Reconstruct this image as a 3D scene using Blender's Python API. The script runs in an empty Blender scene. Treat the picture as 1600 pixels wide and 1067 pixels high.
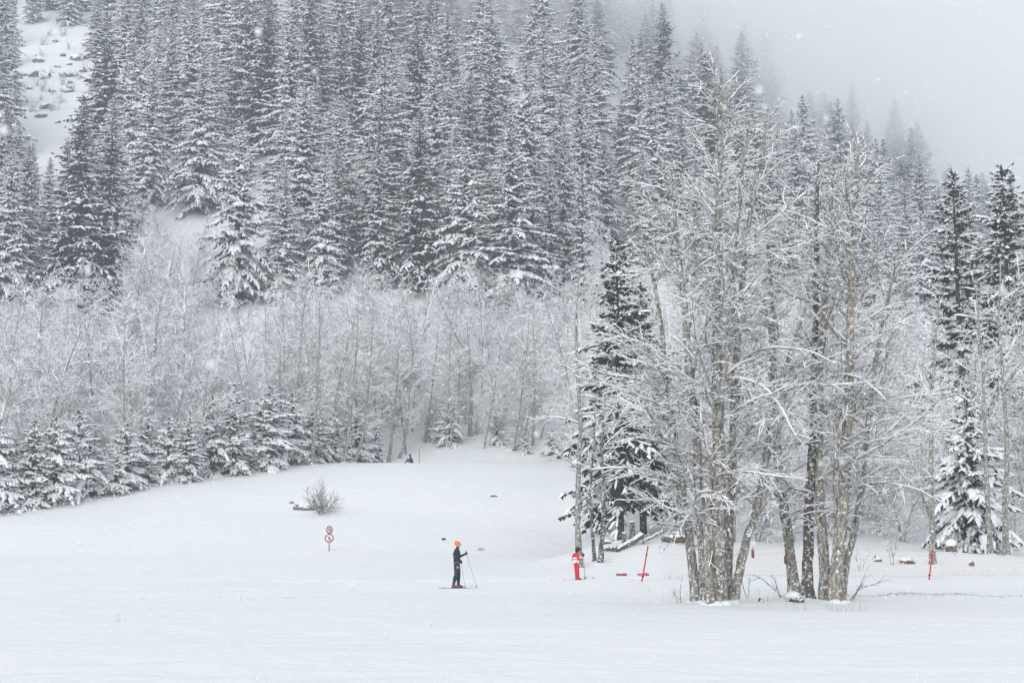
import bpy, math, random
import numpy as np
from mathutils import Vector, Matrix

# ------------------------------------------------------------------ camera, world, sun, exposure
scene = bpy.context.scene
COL = scene.collection
F = 1600 * 50.0 / 36.0            # focal length in photograph pixels
CAM_H = 1.7
PITCH = math.atan((850 - 533.5) / F)
cam_data = bpy.data.cameras.new("camera")
cam_data.lens = 50.0
cam_data.sensor_width = 36.0
cam_data.clip_start = 0.1
cam_data.clip_end = 4000.0
cam_data.dof.use_dof = True
cam_data.dof.focus_distance = 58.0
cam_data.dof.aperture_fstop = 4.5
cam = bpy.data.objects.new("camera", cam_data)
COL.objects.link(cam)
cam.location = (0, 0, CAM_H)
cam.rotation_euler = (math.pi / 2 + PITCH, 0, 0)
scene.camera = cam

SUN_EL, SUN_ROT = math.radians(25), math.radians(203)
world = bpy.data.worlds.new("World")
scene.world = world
world.use_nodes = True
wn, wl = world.node_tree.nodes, world.node_tree.links
bg = wn["Background"]
sky = wn.new("ShaderNodeTexSky")
sky.sky_type = 'NISHITA'
sky.sun_disc = False
sky.sun_elevation = SUN_EL
sky.sun_rotation = SUN_ROT
sky.dust_density = 6.0
hs = wn.new("ShaderNodeHueSaturation")
hs.inputs["Saturation"].default_value = 0.12
mixw = wn.new("ShaderNodeMix"); mixw.data_type = 'RGBA'
mixw.inputs["Factor"].default_value = 0.9
mixw.inputs["B"].default_value = (8.9, 9.2, 9.8, 1)      # even overcast cloud deck
wl.new(sky.outputs["Color"], hs.inputs["Color"])
wl.new(hs.outputs["Color"], mixw.inputs["A"])
wl.new(mixw.outputs["Result"], bg.inputs["Color"])
bg.inputs["Strength"].default_value = 0.1

sun_d = bpy.data.lights.new("sun", 'SUN')
sun_d.energy = 1.35
sun_d.angle = math.radians(50)
sun_d.color = (1.0, 0.985, 0.96)
sun = bpy.data.objects.new("sun", sun_d)
COL.objects.link(sun)
sv = Vector((math.sin(SUN_ROT) * math.cos(SUN_EL), math.cos(SUN_ROT) * math.cos(SUN_EL), math.sin(SUN_EL)))
sun.rotation_euler = (-sv).to_track_quat('-Z', 'Y').to_euler()

scene.view_settings.view_transform = 'Standard'
scene.view_settings.look = 'None'
scene.view_settings.exposure = 0.06
scene.view_settings.gamma = 1.0
scene.view_settings.use_curve_mapping = False
cy = scene.cycles
cy.max_bounces = 32
cy.diffuse_bounces = 7
cy.glossy_bounces = 1
cy.transmission_bounces = 1
cy.volume_bounces = 28
cy.use_denoising = True
cy.use_adaptive_sampling = True
cy.adaptive_threshold = 0.01

# ------------------------------------------------------------------ helpers
def ray(px, py):
    """direction through a photograph pixel, scaled so that y (distance) is 1"""
    u, v = (px - 800) / F, (533.5 - py) / F
    y = math.cos(PITCH) - math.sin(PITCH) * v
    z = math.sin(PITCH) + math.cos(PITCH) * v
    return u / y, z / y

def at(px, py, D):
    a, b = ray(px, py)
    return (a * D, D, CAM_H + b * D)

def pix(x, y, z):
    dy, dz = y, z - CAM_H
    c, s = math.cos(PITCH), math.sin(PITCH)
    f = dy * c + dz * s
    v = -dy * s + dz * c
    return 800 + F * x / f, 533.5 - F * v / f

def link(o, parent=None):
    COL.objects.link(o)
    if parent is not None:
        o.parent = parent
    return o

def mesh_np(name, V, faces, mats, idx=None, smooth=False):
    """faces: list of integer arrays (m,3) or (m,4); idx: list of material numbers, one per array (a number or an array)"""
    V = np.asarray(V, dtype=np.float32)
    faces = [np.asarray(f, dtype=np.int32) for f in faces]
    keep = [i for i, f in enumerate(faces) if len(f)]
    if idx is None:
        idx = [0] * len(faces)
    me = bpy.data.meshes.new(name)
    me.vertices.add(len(V))
    me.vertices.foreach_set("co", V.ravel())
    nl = sum(faces[i].size for i in keep)
    nf = sum(len(faces[i]) for i in keep)
    me.loops.add(nl)
    me.polygons.add(nf)
    lv, ls, mi = [], [], []
    off = 0
    for i in keep:
        f = faces[i]
        lv.append(f.ravel())
        ls.append(off + np.arange(len(f), dtype=np.int32) * f.shape[1])
        off += f.size
        a = idx[i]
        mi.append(np.full(len(f), a, dtype=np.int32) if np.isscalar(a) else np.asarray(a, dtype=np.int32))
    me.loops.foreach_set("vertex_index", np.concatenate(lv))
    me.polygons.foreach_set("loop_start", np.concatenate(ls))
    me.polygons.foreach_set("material_index", np.concatenate(mi))
    if smooth:
        me.polygons.foreach_set("use_smooth", np.ones(nf, dtype=bool))
    for m in mats:
        me.materials.append(m)
    me.update(calc_edges=True)
    return me

def obj(name, me, parent=None, loc=None):
    o = bpy.data.objects.new(name, me)
    if loc is not None:
        o.location = loc
    return link(o, parent)

def tag(o, label=None, cat=None, group=None, kind=None):
    if label: o["label"] = label
    if cat: o["category"] = cat
    if group: o["group"] = group
    if kind: o["kind"] = kind
    return o

def thing(name, label, cat, loc, rz=0.0, group=None, scale=1.0):
    o = bpy.data.objects.new(name, None)
    o.empty_display_size = 0.3
    link(o)
    o.location = loc
    o.rotation_euler = (0, 0, rz)
    o.scale = (scale, scale, scale) if np.isscalar(scale) else scale
    return tag(o, label, cat, group)

class Geo:
    """collects vertices and faces; one material number per face array"""
    def __init__(self):
        self.V, self.Fs, self.I, self.n = [], [], [], 0
    def add(self, V, F, m=0):
        V = np.asarray(V, dtype=np.float64).reshape(-1, 3)
        self.V.append(V)
        for f in (F if isinstance(F, list) else [F]):
            self.Fs.append(np.asarray(f, dtype=np.int32) + self.n)
            self.I.append(m)
        self.n += len(V)
    def mesh(self, name, mats, smooth=False):
        return mesh_np(name, np.concatenate(self.V), self.Fs, mats, self.I, smooth)

def norm(a):
    return a / np.maximum(np.linalg.norm(a, axis=-1, keepdims=True), 1e-9)

def frames(d):
    """side and up vectors for directions d (n,3)"""
    z = np.zeros_like(d); z[:, 2] = 1
    s = np.cross(d, z)
    bad = np.linalg.norm(s, axis=1) < 0.02
    s[bad] = (1, 0, 0)
    s = norm(s)
    return s, np.cross(s, d)

def tubes(P0, P1, R0, R1, k, g, m=0):
    """one open k-sided tube per segment"""
    n = len(P0)
    if n == 0:
        return
    d = norm(P1 - P0)
    P0 = P0 - d * (R0 * 0.25)[:, None]
    P1 = P1 + d * (R1 * 0.25)[:, None]
    s, u = frames(d)
    a = np.arange(k) * 2 * math.pi / k + 0.3
    ca, sa = np.cos(a), np.sin(a)
    ring = ca[None, :, None] * s[:, None, :] + sa[None, :, None] * u[:, None, :]
    A = P0[:, None, :] + ring * R0[:, None, None]
    B = P1[:, None, :] + ring * R1[:, None, None]
    V = np.concatenate([A, B], axis=1).reshape(-1, 3)
    base = (np.arange(n) * 2 * k)[:, None]
    i = np.arange(k)[None, :]
    j = (i + 1) % k
    Fq = np.stack([base + i, base + j, base + k + j, base + k + i], axis=2).reshape(-1, 4)
    g.add(V, Fq, m)

def path_tube(pts, radii, k, g, m=0, cap=True, rough=0.0, rng=None):
    """one continuous tube along a polyline"""
    P = np.asarray(pts, dtype=float)
    R = np.asarray(radii, dtype=float)
    n = len(P)
    d = np.zeros_like(P)
    d[1:-1] = P[2:] - P[:-2]; d[0] = P[1] - P[0]; d[-1] = P[-1] - P[-2]
    d = norm(d)
    s0 = np.cross(d[0], (0.0, 1.0, 0.0))
    if np.linalg.norm(s0) < 0.1:
        s0 = np.cross(d[0], (1.0, 0.0, 0.0))
    S = []
    s = s0 / np.linalg.norm(s0)
    for i in range(n):
        s = s - d[i] * np.dot(s, d[i]); s = s / np.linalg.norm(s)
        S.append(s)
    S = np.array(S); U = np.cross(d, S)
    a = np.arange(k) * 2 * math.pi / k
    ring = np.cos(a)[None, :, None] * S[:, None, :] + np.sin(a)[None, :, None] * U[:, None, :]
    RR = np.repeat(R[:, None], k, axis=1)
    if rough and rng is not None:
        RR = RR * (1 + rng.normal(0, rough, RR.shape))
    V = (P[:, None, :] + ring * RR[:, :, None]).reshape(-1, 3)
    i = np.arange(k); j = (i + 1) % k
    q = [np.stack([r * k + i, r * k + j, (r + 1) * k + j, (r + 1) * k + i], axis=1) for r in range(n - 1)]
    fs = [np.concatenate(q)]
    if cap:
        V = np.concatenate([V, P[:1], P[-1:]])
        c0, c1 = n * k, n * k + 1
        fs.append(np.stack([np.full(k, c0), j, i], axis=1))
        fs.append(np.stack([np.full(k, c1), (n - 1) * k + i, (n - 1) * k + j], axis=1))
    g.add(V, fs, m)

def box(g, c, size, m=0, rot=None):
    x, y, z = np.array(size) / 2.0
    V = np.array([[-x, -y, -z], [x, -y, -z], [x, y, -z], [-x, y, -z], [-x, -y, z], [x, -y, z], [x, y, z], [-x, y, z]])
    if rot is not None:
        V = V @ np.array(rot).T
    V = V + np.array(c)
    g.add(V, np.array([[0, 3, 2, 1], [4, 5, 6, 7], [0, 1, 5, 4], [1, 2, 6, 5], [2, 3, 7, 6], [3, 0, 4, 7]]), m)

def uv_sphere(nu=12, nv=8):
    V = [(0, 0, 1)]
    for j in range(1, nv):
        th = math.pi * j / nv
        for i in range(nu):
            ph = 2 * math.pi * i / nu
            V.append((math.sin(th) * math.cos(ph), math.sin(th) * math.sin(ph), math.cos(th)))
    V.append((0, 0, -1))
    tri, quad = [], []
    for i in range(nu):
        k = (i + 1) % nu
        tri.append((0, 1 + i, 1 + k))
        b = 1 + (nv - 2) * nu
        tri.append((len(V) - 1, b + k, b + i))
        for j in range(nv - 2):
            a, c = 1 + j * nu, 1 + (j + 1) * nu
            quad.append((a + i, c + i, c + k, a + k))
    return np.array(V), np.array(tri), np.array(quad)
SPH = uv_sphere()
SPH_FINE = uv_sphere(20, 14)

def ball(g, c, r, m=0, sph=None, jitter=0.0, rng=None, flat=None):
    V, t, q = sph or SPH
    V = V.copy()
    if jitter:
        V *= (1 + rng.normal(0, jitter, (len(V), 1)))
    V = V * np.array(r if not np.isscalar(r) else (r, r, r))
    if flat is not None:
        V[:, 2] = np.maximum(V[:, 2], flat)
    g.add(V + np.array(c), [t, q], m)

# ------------------------------------------------------------------ materials
def new_mat(name, rough=0.9):
    m = bpy.data.materials.new(name)
    m.use_nodes = True
    nt = m.node_tree
    b = nt.nodes["Principled BSDF"]
    b.inputs["Roughness"].default_value = rough
    b.inputs["Specular IOR Level"].default_value = 0.15
    return m, nt, b

def noise_mat(name, c1, c2, scale=4.0, rough=0.9, bump=0.0, bump_scale=None, detail=4.0, lo=0.35, hi=0.65, coord="Object"):
    m, nt, b = new_mat(name, rough)
    tc = nt.nodes.new("ShaderNodeTexCoord")
    nz = nt.nodes.new("ShaderNodeTexNoise")
    nz.inputs["Scale"].default_value = scale
    nz.inputs["Detail"].default_value = detail
    nt.links.new(tc.outputs[coord], nz.inputs["Vector"])
    cr = nt.nodes.new("ShaderNodeValToRGB")
    cr.color_ramp.elements[0].position = lo; cr.color_ramp.elements[0].color = (*c1, 1)
    cr.color_ramp.elements[1].position = hi; cr.color_ramp.elements[1].color = (*c2, 1)
    nt.links.new(nz.outputs["Fac"], cr.inputs["Fac"])
    nt.links.new(cr.outputs["Color"], b.inputs["Base Color"])
    if bump:
        n2 = nz
        if bump_scale:
            n2 = nt.nodes.new("ShaderNodeTexNoise")
            n2.inputs["Scale"].default_value = bump_scale
            n2.inputs["Detail"].default_value = 5
            nt.links.new(tc.outputs[coord], n2.inputs["Vector"])
        bp = nt.nodes.new("ShaderNodeBump")
        bp.inputs["Strength"].default_value = 1.0
        bp.inputs["Distance"].default_value = bump
        nt.links.new(n2.outputs["Fac"], bp.inputs["Height"])
        nt.links.new(bp.outputs["Normal"], b.inputs["Normal"])
    return m

def bark_mat(name, c1, c2, fleck=0.62):
    """grey bark with darker fissures, lichen and wind-blown snow stuck to it"""
    m, nt, b = new_mat(name, 0.95)
    L = nt.links
    tc = nt.nodes.new("ShaderNodeTexCoord")
    mp = nt.nodes.new("ShaderNodeMapping"); mp.inputs["Scale"].default_value = (1, 1, 0.35)
    L.new(tc.outputs["Object"], mp.inputs["Vector"])
    n1 = nt.nodes.new("ShaderNodeTexNoise"); n1.inputs["Scale"].default_value = 14; n1.inputs["Detail"].default_value = 6
    L.new(mp.outputs["Vector"], n1.inputs["Vector"])
    cr = nt.nodes.new("ShaderNodeValToRGB")
    cr.color_ramp.elements[0].position = 0.32; cr.color_ramp.elements[0].color = (*c1, 1)
    cr.color_ramp.elements[1].position = 0.66; cr.color_ramp.elements[1].color = (*c2, 1)
    L.new(n1.outputs["Fac"], cr.inputs["Fac"])
    n2 = nt.nodes.new("ShaderNodeTexNoise"); n2.inputs["Scale"].default_value = 10; n2.inputs["Detail"].default_value = 6; n2.inputs["Roughness"].default_value = 0.75
    L.new(tc.outputs["Object"], n2.inputs["Vector"])
    c2r = nt.nodes.new("ShaderNodeValToRGB")
    c2r.color_ramp.elements[0].position = fleck; c2r.color_ramp.elements[1].position = fleck + 0.04
    L.new(n2.outputs["Fac"], c2r.inputs["Fac"])
    mx = nt.nodes.new("ShaderNodeMix"); mx.data_type = 'RGBA'
    L.new(c2r.outputs["Color"], mx.inputs["Factor"])
    L.new(cr.outputs["Color"], mx.inputs["A"])
    mx.inputs["B"].default_value = (0.84, 0.86, 0.88, 1)
    L.new(mx.outputs["Result"], b.inputs["Base Color"])
    bp = nt.nodes.new("ShaderNodeBump"); bp.inputs["Distance"].default_value = 0.02
    L.new(n1.outputs["Fac"], bp.inputs["Height"])
    L.new(bp.outputs["Normal"], b.inputs["Normal"])
    return m

M_SNOW = noise_mat("tree_snow", (0.90, 0.91, 0.915), (0.93, 0.935, 0.94), 3.0)
def ground_snow():
    m, nt, b = new_mat("ground_snow", 0.85)
    L = nt.links
    tc = nt.nodes.new("ShaderNodeTexCoord")
    n0 = nt.nodes.new("ShaderNodeTexNoise"); n0.inputs["Scale"].default_value = 0.12; n0.inputs["Detail"].default_value = 6
    L.new(tc.outputs["Object"], n0.inputs["Vector"])
    cr = nt.nodes.new("ShaderNodeValToRGB")
    cr.color_ramp.elements[0].position = 0.3; cr.color_ramp.elements[0].color = (0.775, 0.80, 0.80, 1)
    cr.color_ramp.elements[1].position = 0.7; cr.color_ramp.elements[1].color = (0.82, 0.835, 0.83, 1)
    L.new(n0.outputs["Fac"], cr.inputs["Fac"])
    L.new(cr.outputs["Color"], b.inputs["Base Color"])
    n1 = nt.nodes.new("ShaderNodeTexNoise"); n1.inputs["Scale"].default_value = 1.1; n1.inputs["Detail"].default_value = 8; n1.inputs["Roughness"].default_value = 0.6
    mp = nt.nodes.new("ShaderNodeMapping"); mp.inputs["Scale"].default_value = (0.75, 1.0, 1)
    L.new(tc.outputs["Object"], mp.inputs["Vector"]); L.new(mp.outputs["Vector"], n1.inputs["Vector"])
    bp = nt.nodes.new("ShaderNodeBump"); bp.inputs["Distance"].default_value = 0.22; bp.inputs["Strength"].default_value = 0.8
    L.new(n1.outputs["Fac"], bp.inputs["Height"])
    n2 = nt.nodes.new("ShaderNodeTexNoise"); n2.inputs["Scale"].default_value = 9; n2.inputs["Detail"].default_value = 5
    L.new(tc.outputs["Object"], n2.inputs["Vector"])
    b2 = nt.nodes.new("ShaderNodeBump"); b2.inputs["Distance"].default_value = 0.02; b2.inputs["Strength"].default_value = 0.7
    L.new(n2.outputs["Fac"], b2.inputs["Height"]); L.new(bp.outputs["Normal"], b2.inputs["Normal"])
    L.new(b2.outputs["Normal"], b.inputs["Normal"])
    return m
M_GROUND = ground_snow()
M_NEEDLE = noise_mat("spruce_needles", (0.015, 0.026, 0.031), (0.040, 0.058, 0.064), 1.2)
M_NEEDLE_BROWN = noise_mat("spruce_needles_with_cones", (0.018, 0.024, 0.024), (0.065, 0.05, 0.044), 2.2)
M_SPRUCE_BARK = noise_mat("spruce_bark", (0.05, 0.04, 0.035), (0.12, 0.10, 0.085), 6)
M_BARK = bark_mat("grey_bark", (0.095, 0.088, 0.078), (0.37, 0.35, 0.31), 0.555)
M_BARK_WARM = bark_mat("brown_grey_bark", (0.11, 0.098, 0.082), (0.40, 0.36, 0.305), 0.56)
M_BARK_DARK = bark_mat("dark_bark", (0.05, 0.045, 0.04), (0.16, 0.14, 0.12), 0.55)
M_TWIG = bark_mat("twig_bark", (0.13, 0.115, 0.105), (0.27, 0.24, 0.215), 0.53)
M_FAR_TWIG = bark_mat("forest_twig_bark", (0.15, 0.13, 0.13), (0.28, 0.25, 0.245), 0.49)
M_ROCK = bark_mat("grey_rock", (0.06, 0.06, 0.065), (0.19, 0.18, 0.18), 0.56)
M_BROWN = noise_mat("brown_rotten_wood", (0.08, 0.055, 0.04), (0.24, 0.175, 0.125), 5, bump=0.05)
M_RED = noise_mat("red_plastic", (0.62, 0.03, 0.045), (0.75, 0.05, 0.06), 3, rough=0.5)
M_RED_DULL = noise_mat("faded_red_plastic", (0.38, 0.07, 0.09), (0.55, 0.10, 0.12), 5, rough=0.6)
M_WHITE = noise_mat("white_enamel", (0.75, 0.75, 0.76), (0.82, 0.82, 0.83), 3, rough=0.5)
M_SIGN_RED = noise_mat("sign_red", (0.30, 0.03, 0.06), (0.42, 0.07, 0.10), 8, rough=0.6)
M_BLACK = noise_mat("black_plastic", (0.015, 0.015, 0.017), (0.03, 0.03, 0.034), 8, rough=0.5)
M_GREY_METAL = noise_mat("grey_pole_metal", (0.25, 0.26, 0.28), (0.36, 0.37, 0.39), 8, rough=0.5)
M_TAPE = noise_mat("faded_red_tape", (0.22, 0.06, 0.06), (0.34, 0.11, 0.10), 6)
M_NET = noise_mat("pink_net_cord", (0.70, 0.30, 0.30), (0.80, 0.42, 0.40), 2)
M_SKIN = noise_mat("skin", (0.55, 0.33, 0.25), (0.62, 0.39, 0.30), 8, rough=0.6)
M_NAVY = noise_mat("navy_jacket", (0.014, 0.018, 0.032), (0.045, 0.05, 0.075), 14, rough=0.7, bump=0.01)
M_NAVY2 = noise_mat("dark_ski_trousers", (0.018, 0.022, 0.042), (0.05, 0.06, 0.09), 10, rough=0.7, bump=0.01)
M_ORANGE = noise_mat("orange_knit", (0.85, 0.17, 0.04), (0.95, 0.25, 0.07), 30, rough=0.9, bump=0.008)
M_SUIT_RED = noise_mat("red_ski_suit", (0.55, 0.012, 0.03), (0.78, 0.035, 0.06), 7, rough=0.6, bump=0.012)
M_SUIT_WHITE = noise_mat("white_suit_panel", (0.72, 0.72, 0.75), (0.82, 0.82, 0.84), 9, rough=0.6)
M_BOOT = noise_mat("maroon_ski_boot", (0.16, 0.05, 0.10), (0.32, 0.12, 0.18), 12, rough=0.6)
M_SKI = noise_mat("ski_topsheet", (0.35, 0.30, 0.14), (0.55, 0.50, 0.35), 3, rough=0.4)
M_SKI_DARK = noise_mat("dark_ski_topsheet", (0.06, 0.06, 0.08), (0.12, 0.11, 0.14), 3, rough=0.4)
M_DIRT = noise_mat("dirty_snow_clods", (0.42, 0.39, 0.38), (0.75, 0.73, 0.72), 3)
M_GRASS = noise_mat("dry_grass", (0.20, 0.17, 0.12), (0.34, 0.29, 0.21), 9)

# ------------------------------------------------------------------ terrain
rs = np.random.default_rng(7)
_W = [(rs.uniform(-1, 1), rs.uniform(-1, 1), rs.uniform(0, 6.28)) for _ in range(24)]
def undul(x, y, s):
    out = 0
    for i, (a, b, c) in enumerate(_W[:12]):
        k = (0.5 + 0.25 * i) / s
        out = out + np.sin(k * (a * x + b * y) * 2.2 + c) / (1 + 0.35 * i)
    return out / 3.0

def smooth(e0, e1, v):
    t = np.clip((v - e0) / (e1 - e0), 0, 1)
    return t * t * (3 - 2 * t)

def gauss(x, y, cx, cy_, sx, sy):
    return np.exp(-((x - cx) / sx) ** 2 - ((y - cy_) / sy) ** 2)

_LY = [-200, 50, 57, 70, 85, 100, 112, 122, 127, 130, 134, 150, 185, 350, 600, 900]
_LZ = [0, 0, 0.03, 0.36, 1.13, 3.6, 6.3, 8.2, 8.85, 8.9, 9.3, 15.0, 34.0, 141.25, 60, 20]
_RY = [-200, 50, 57, 62, 68, 75, 90, 110, 134, 150, 185, 350, 600, 900]
_RZ = [0, 0, 0.03, 0.35, 0.85, 1.4, 3.2, 7.0, 11.0, 16.0, 34.0, 141.25, 60, 20]
_yy = np.linspace(-200, 900, 2201)
def _sm(Y, Z):
    z = np.interp(_yy, Y, Z)
    k = np.hanning(15); k /= k.sum()
    return np.convolve(np.pad(z, 7, mode='edge'), k, mode='valid')
_LP, _RP = _sm(_LY, _LZ), _sm(_RY, _RZ)

def height(x, y):
    x = np.asarray(x, dtype=float); y = np.asarray(y, dtype=float)
    l, r = np.interp(y, _yy, _LP), np.interp(y, _yy, _RP)
    w = smooth(2.0, 8.5, x - 0.02 * (y - 70))
    z = l * (1 - w) + r * w
    # the wooded slope falls away to the right
    tilt = 0.61 * np.logaddexp(0, (x - 10) / 8.0) * 8.0
    tilt = tilt * smooth(150, 215, y) * (1 - smooth(420, 600, y))
    z = np.maximum(z - tilt, np.minimum(z, 9 + 0.02 * (y - 130)))
    # hollow behind the crest, bank under the spruces, small mounds
    z = z - 0.55 * gauss(x, y, -9.5, 132.5, 4.0, 2.2)
    z = z + 0.9 * gauss(x, y, 5.2, 74, 3.5, 4.5)
    z = z + 0.10 * gauss(x, y, 5.6, 40.5, 1.5, 1.0) + 0.12 * gauss(x, y, 8.6, 40.8, 1.8, 1.1)
    z = z + 0.35 * gauss(x, y, 20.5, 69, 3.5, 2.5)
    # low ridge thrown up along the track
    rid = (0.06 + 0.05 * np.sin(x * 2.3) * np.sin(x * 0.9)) * np.exp(-((y - 47.6 - 0.25 * np.sin(x * 0.35)) / 0.6) ** 2) * smooth(8, 11, x)
    rid = rid + 0.10 * np.exp(-((y - 43.5 + 0.05 * (x - 5) - 0.2 * np.sin(x * 0.8)) / 0.6) ** 2) * smooth(-2, 2, x) * (1 - smooth(10, 13, x))
    rid = rid + 0.02 * np.exp(-((y - 46.0 - 0.3 * np.sin(x * 0.3)) / 0.8) ** 2) * smooth(-14, -11, x) * (1 - smooth(-4, 0, x))
    for yt, ph in ((55.50, 0.0), (55.70, 0.0), (61.92, 2.0), (62.10, 2.0)):
        yc = yt + 0.12 * np.sin(x * 0.21 + ph) * smooth(1, 6, np.abs(x))
        rid = rid - 0.05 * np.exp(-((y - yc) / 0.06) ** 4) * (1 - smooth(14, 24, np.abs(x + 4)))
    near = 1 - smooth(60, 100, y)
    z = z + rid + 0.05 * undul(x, y, 4.0) * near + 0.05 * undul(x * 0.6, y, 1.2) * near
    z = z + 0.35 * undul(x, y, 30) * smooth(70, 110, y) * 0.6 + 1.0 * undul(x, y, 18) * smooth(180, 230, y)
    return z

def H(x, y):
    return float(height(x, y))

def grid_mesh(name, xs, ys, mat):
    X, Y = np.meshgrid(xs, ys)
    Z = height(X, Y)
    V = np.stack([X, Y, Z], axis=2).reshape(-1, 3)
    nx, ny = len(xs), len(ys)
    i, j = np.meshgrid(np.arange(nx - 1), np.arange(ny - 1))
    a = (j * nx + i).ravel()
    Fq = np.stack([a, a + 1, a + nx + 1, a + nx], axis=1)
    return mesh_np(name, V, [Fq], [mat], smooth=True)

def steps(*pairs):
    out = []
    for a, b, s in pairs:
        out.append(np.arange(a, b, s))
    return np.concatenate(out)

xs = np.unique(np.concatenate([steps((-600, -100, 20), (-100, -40, 3), (-40, 40, 0.5), (40, 100, 3), (100, 600, 20)), [600.0]]))
ys_near = np.concatenate([steps((-120, 0, 10), (0, 10, 1.0), (10, 55, 0.3), (55, 56.2, 0.06), (56.2, 61.5, 0.3), (61.5, 62.5, 0.06), (62.5, 100, 0.8), (100, 136, 0.6)), [136.0]])
xs_far = np.unique(np.concatenate([steps((-600, -200, 20), (-200, 200, 2.5), (200, 600, 20)), [600.0]]))
tag(obj("ground", grid_mesh("ground", xs, ys_near, M_GROUND)), "open snow field rising to a rounded crest", None, None, "structure")
ys_far = np.concatenate([steps((136, 360, 2.5), (360, 700, 12)), [700.0]])
# the hillside starts on the same seam as the ground sheet, a little under it so that no gap shows
tag(obj("hillside", grid_mesh("hillside", xs_far, np.concatenate([[134.0], ys_far]), M_GROUND), loc=(0, 0, -0.05)), "steep wooded hillside under snow", None, None, "structure")

# ------------------------------------------------------------------ generators: bare trees
def _n(v):
    l = math.sqrt(v[0] * v[0] + v[1] * v[1] + v[2] * v[2]) or 1e-9
    return (v[0] / l, v[1] / l, v[2] / l)

def _child_dir(R, d, ang, az=None):
    a = (0, 0, 1) if abs(d[2]) < 0.9 else (1, 0, 0)
    s = _n((d[1] * a[2] - d[2] * a[1], d[2] * a[0] - d[0] * a[2], d[0] * a[1] - d[1] * a[0]))
    u = (s[1] * d[2] - s[2] * d[1], s[2] * d[0] - s[0] * d[2], s[0] * d[1] - s[1] * d[0])
    ph = R.uniform(0, 2 * math.pi) if az is None else az
    c, q = math.cos(ang), math.sin(ang)
    cp, sp = math.cos(ph) * q, math.sin(ph) * q
    return (d[0] * c + s[0] * cp + u[0] * sp, d[1] * c + s[1] * cp + u[1] * sp, d[2] * c + s[2] * cp + u[2] * sp)

def grow(R, p, d, L, r, lev, C, out):
    """C: per-level settings; out: list of (p, q, r0, r1, level)"""
    c = C[lev]
    n = max(2, int(round(L / c["step"])))
    st = L / n
    wig, trop = c["wig"], c["trop"]
    last = lev + 1 >= len(C)
    acc = R.random()
    bx, by, bz = R.gauss(0, wig), R.gauss(0, wig), R.gauss(0, wig)
    wig *= 0.6
    for i in range(n):
        t0, t1 = i / n, (i + 1) / n
        tr = trop * (1 - 0.6 * t0)
        if R.random() < 0.25:
            bx, by, bz = R.gauss(0, wig), R.gauss(0, wig), R.gauss(0, wig)
        d = _n((d[0] + bx + R.gauss(0, wig), d[1] + by + R.gauss(0, wig), d[2] + bz + R.gauss(0, wig) + tr))
        q = (p[0] + d[0] * st, p[1] + d[1] * st, p[2] + d[2] * st)
        ra, rb = r * (1 - t0) ** 0.8 + c["rmin"], r * (1 - t1) ** 0.8 + c["rmin"]
        out.append((p, q, ra, rb, lev))
        if not last and t1 > c["bare"]:
            acc += c["kids"] * st
            while acc > 1:
                acc -= 1
                k = R.random()
                b = (p[0] + (q[0] - p[0]) * k, p[1] + (q[1] - p[1]) * k, p[2] + (q[2] - p[2]) * k)
                cl = C[lev + 1]
                ln = L * cl["rel"] * (1 - 0.65 * t1) * R.uniform(0.55, 1.25)
                if ln < 0.12:
                    continue
                cd = _child_dir(R, d, R.uniform(*cl["ang"]))
                if c.get("flat"):
                    cd = _n((cd[0], cd[1], cd[2] * c["flat"]))
                grow(R, b, cd, ln, min(rb * 0.6, cl["rmax"]), lev + 1, C, out)
        p = q
    return p

def seg_geo(segs, g, sides, m=0):
    if not segs:
        return
    P0 = np.array([s[0] for s in segs]); P1 = np.array([s[1] for s in segs])
    R0 = np.array([s[2] for s in segs]); R1 = np.array([s[3] for s in segs])
    LV = np.array([s[4] for s in segs])
    for l in np.unique(LV):
        k = LV == l
        tubes(P0[k], P1[k], R0[k], R1[k], sides[min(int(l), len(sides) - 1)], g, m)

def snow_geo(segs, g, rng, thick=1.0, keep=0.9, wmin=0.010, m=0):
    """a ridge of snow lying along the upper side of each branch"""
    if not segs:
        return
    P0 = np.array([s[0] for s in segs]); P1 = np.array([s[1] for s in segs])
    R0 = np.array([s[2] for s in segs]); R1 = np.array([s[3] for s in segs])
    d = norm(P1 - P0)
    hz = np.sqrt(np.clip(1 - d[:, 2] ** 2, 0, 1))
    k = (hz > 0.30) & (rng.random(len(d)) < keep)
    P0, P1, R0, R1, d, hz = P0[k], P1[k], R0[k], R1[k], d[k], hz[k]
    s, u = frames(d)
    f = thick * rng.uniform(0.85, 1.15, len(d)) * hz
    tipw = np.where(R1 < R0 * 0.75, 0.55, 1.0)
    w0, w1 = R0 * 0.85 + wmin * thick, (R1 * 0.85 + wmin * thick) * tipw
    h0 = (0.014 + R0 * 0.5) * f + R0 * 0.35; h1 = (0.014 + R1 * 0.5) * f + R1 * 0.35
    A = P0 + u * (R0 * 0.55)[:, None]; B = P1 + u * (R1 * 0.55)[:, None]
    V = np.stack([A - s * w0[:, None], A + u * h0[:, None], A + s * w0[:, None],
                  B - s * w1[:, None], B + u * h1[:, None], B + s * w1[:, None]], axis=1).reshape(-1, 3)
    b = (np.arange(len(d)) * 6)[:, None]
    q = np.concatenate([b + np.array([[0, 1, 4, 3]]), b + np.array([[1, 2, 5, 4]])])
    g.add(V, q, m)

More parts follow.
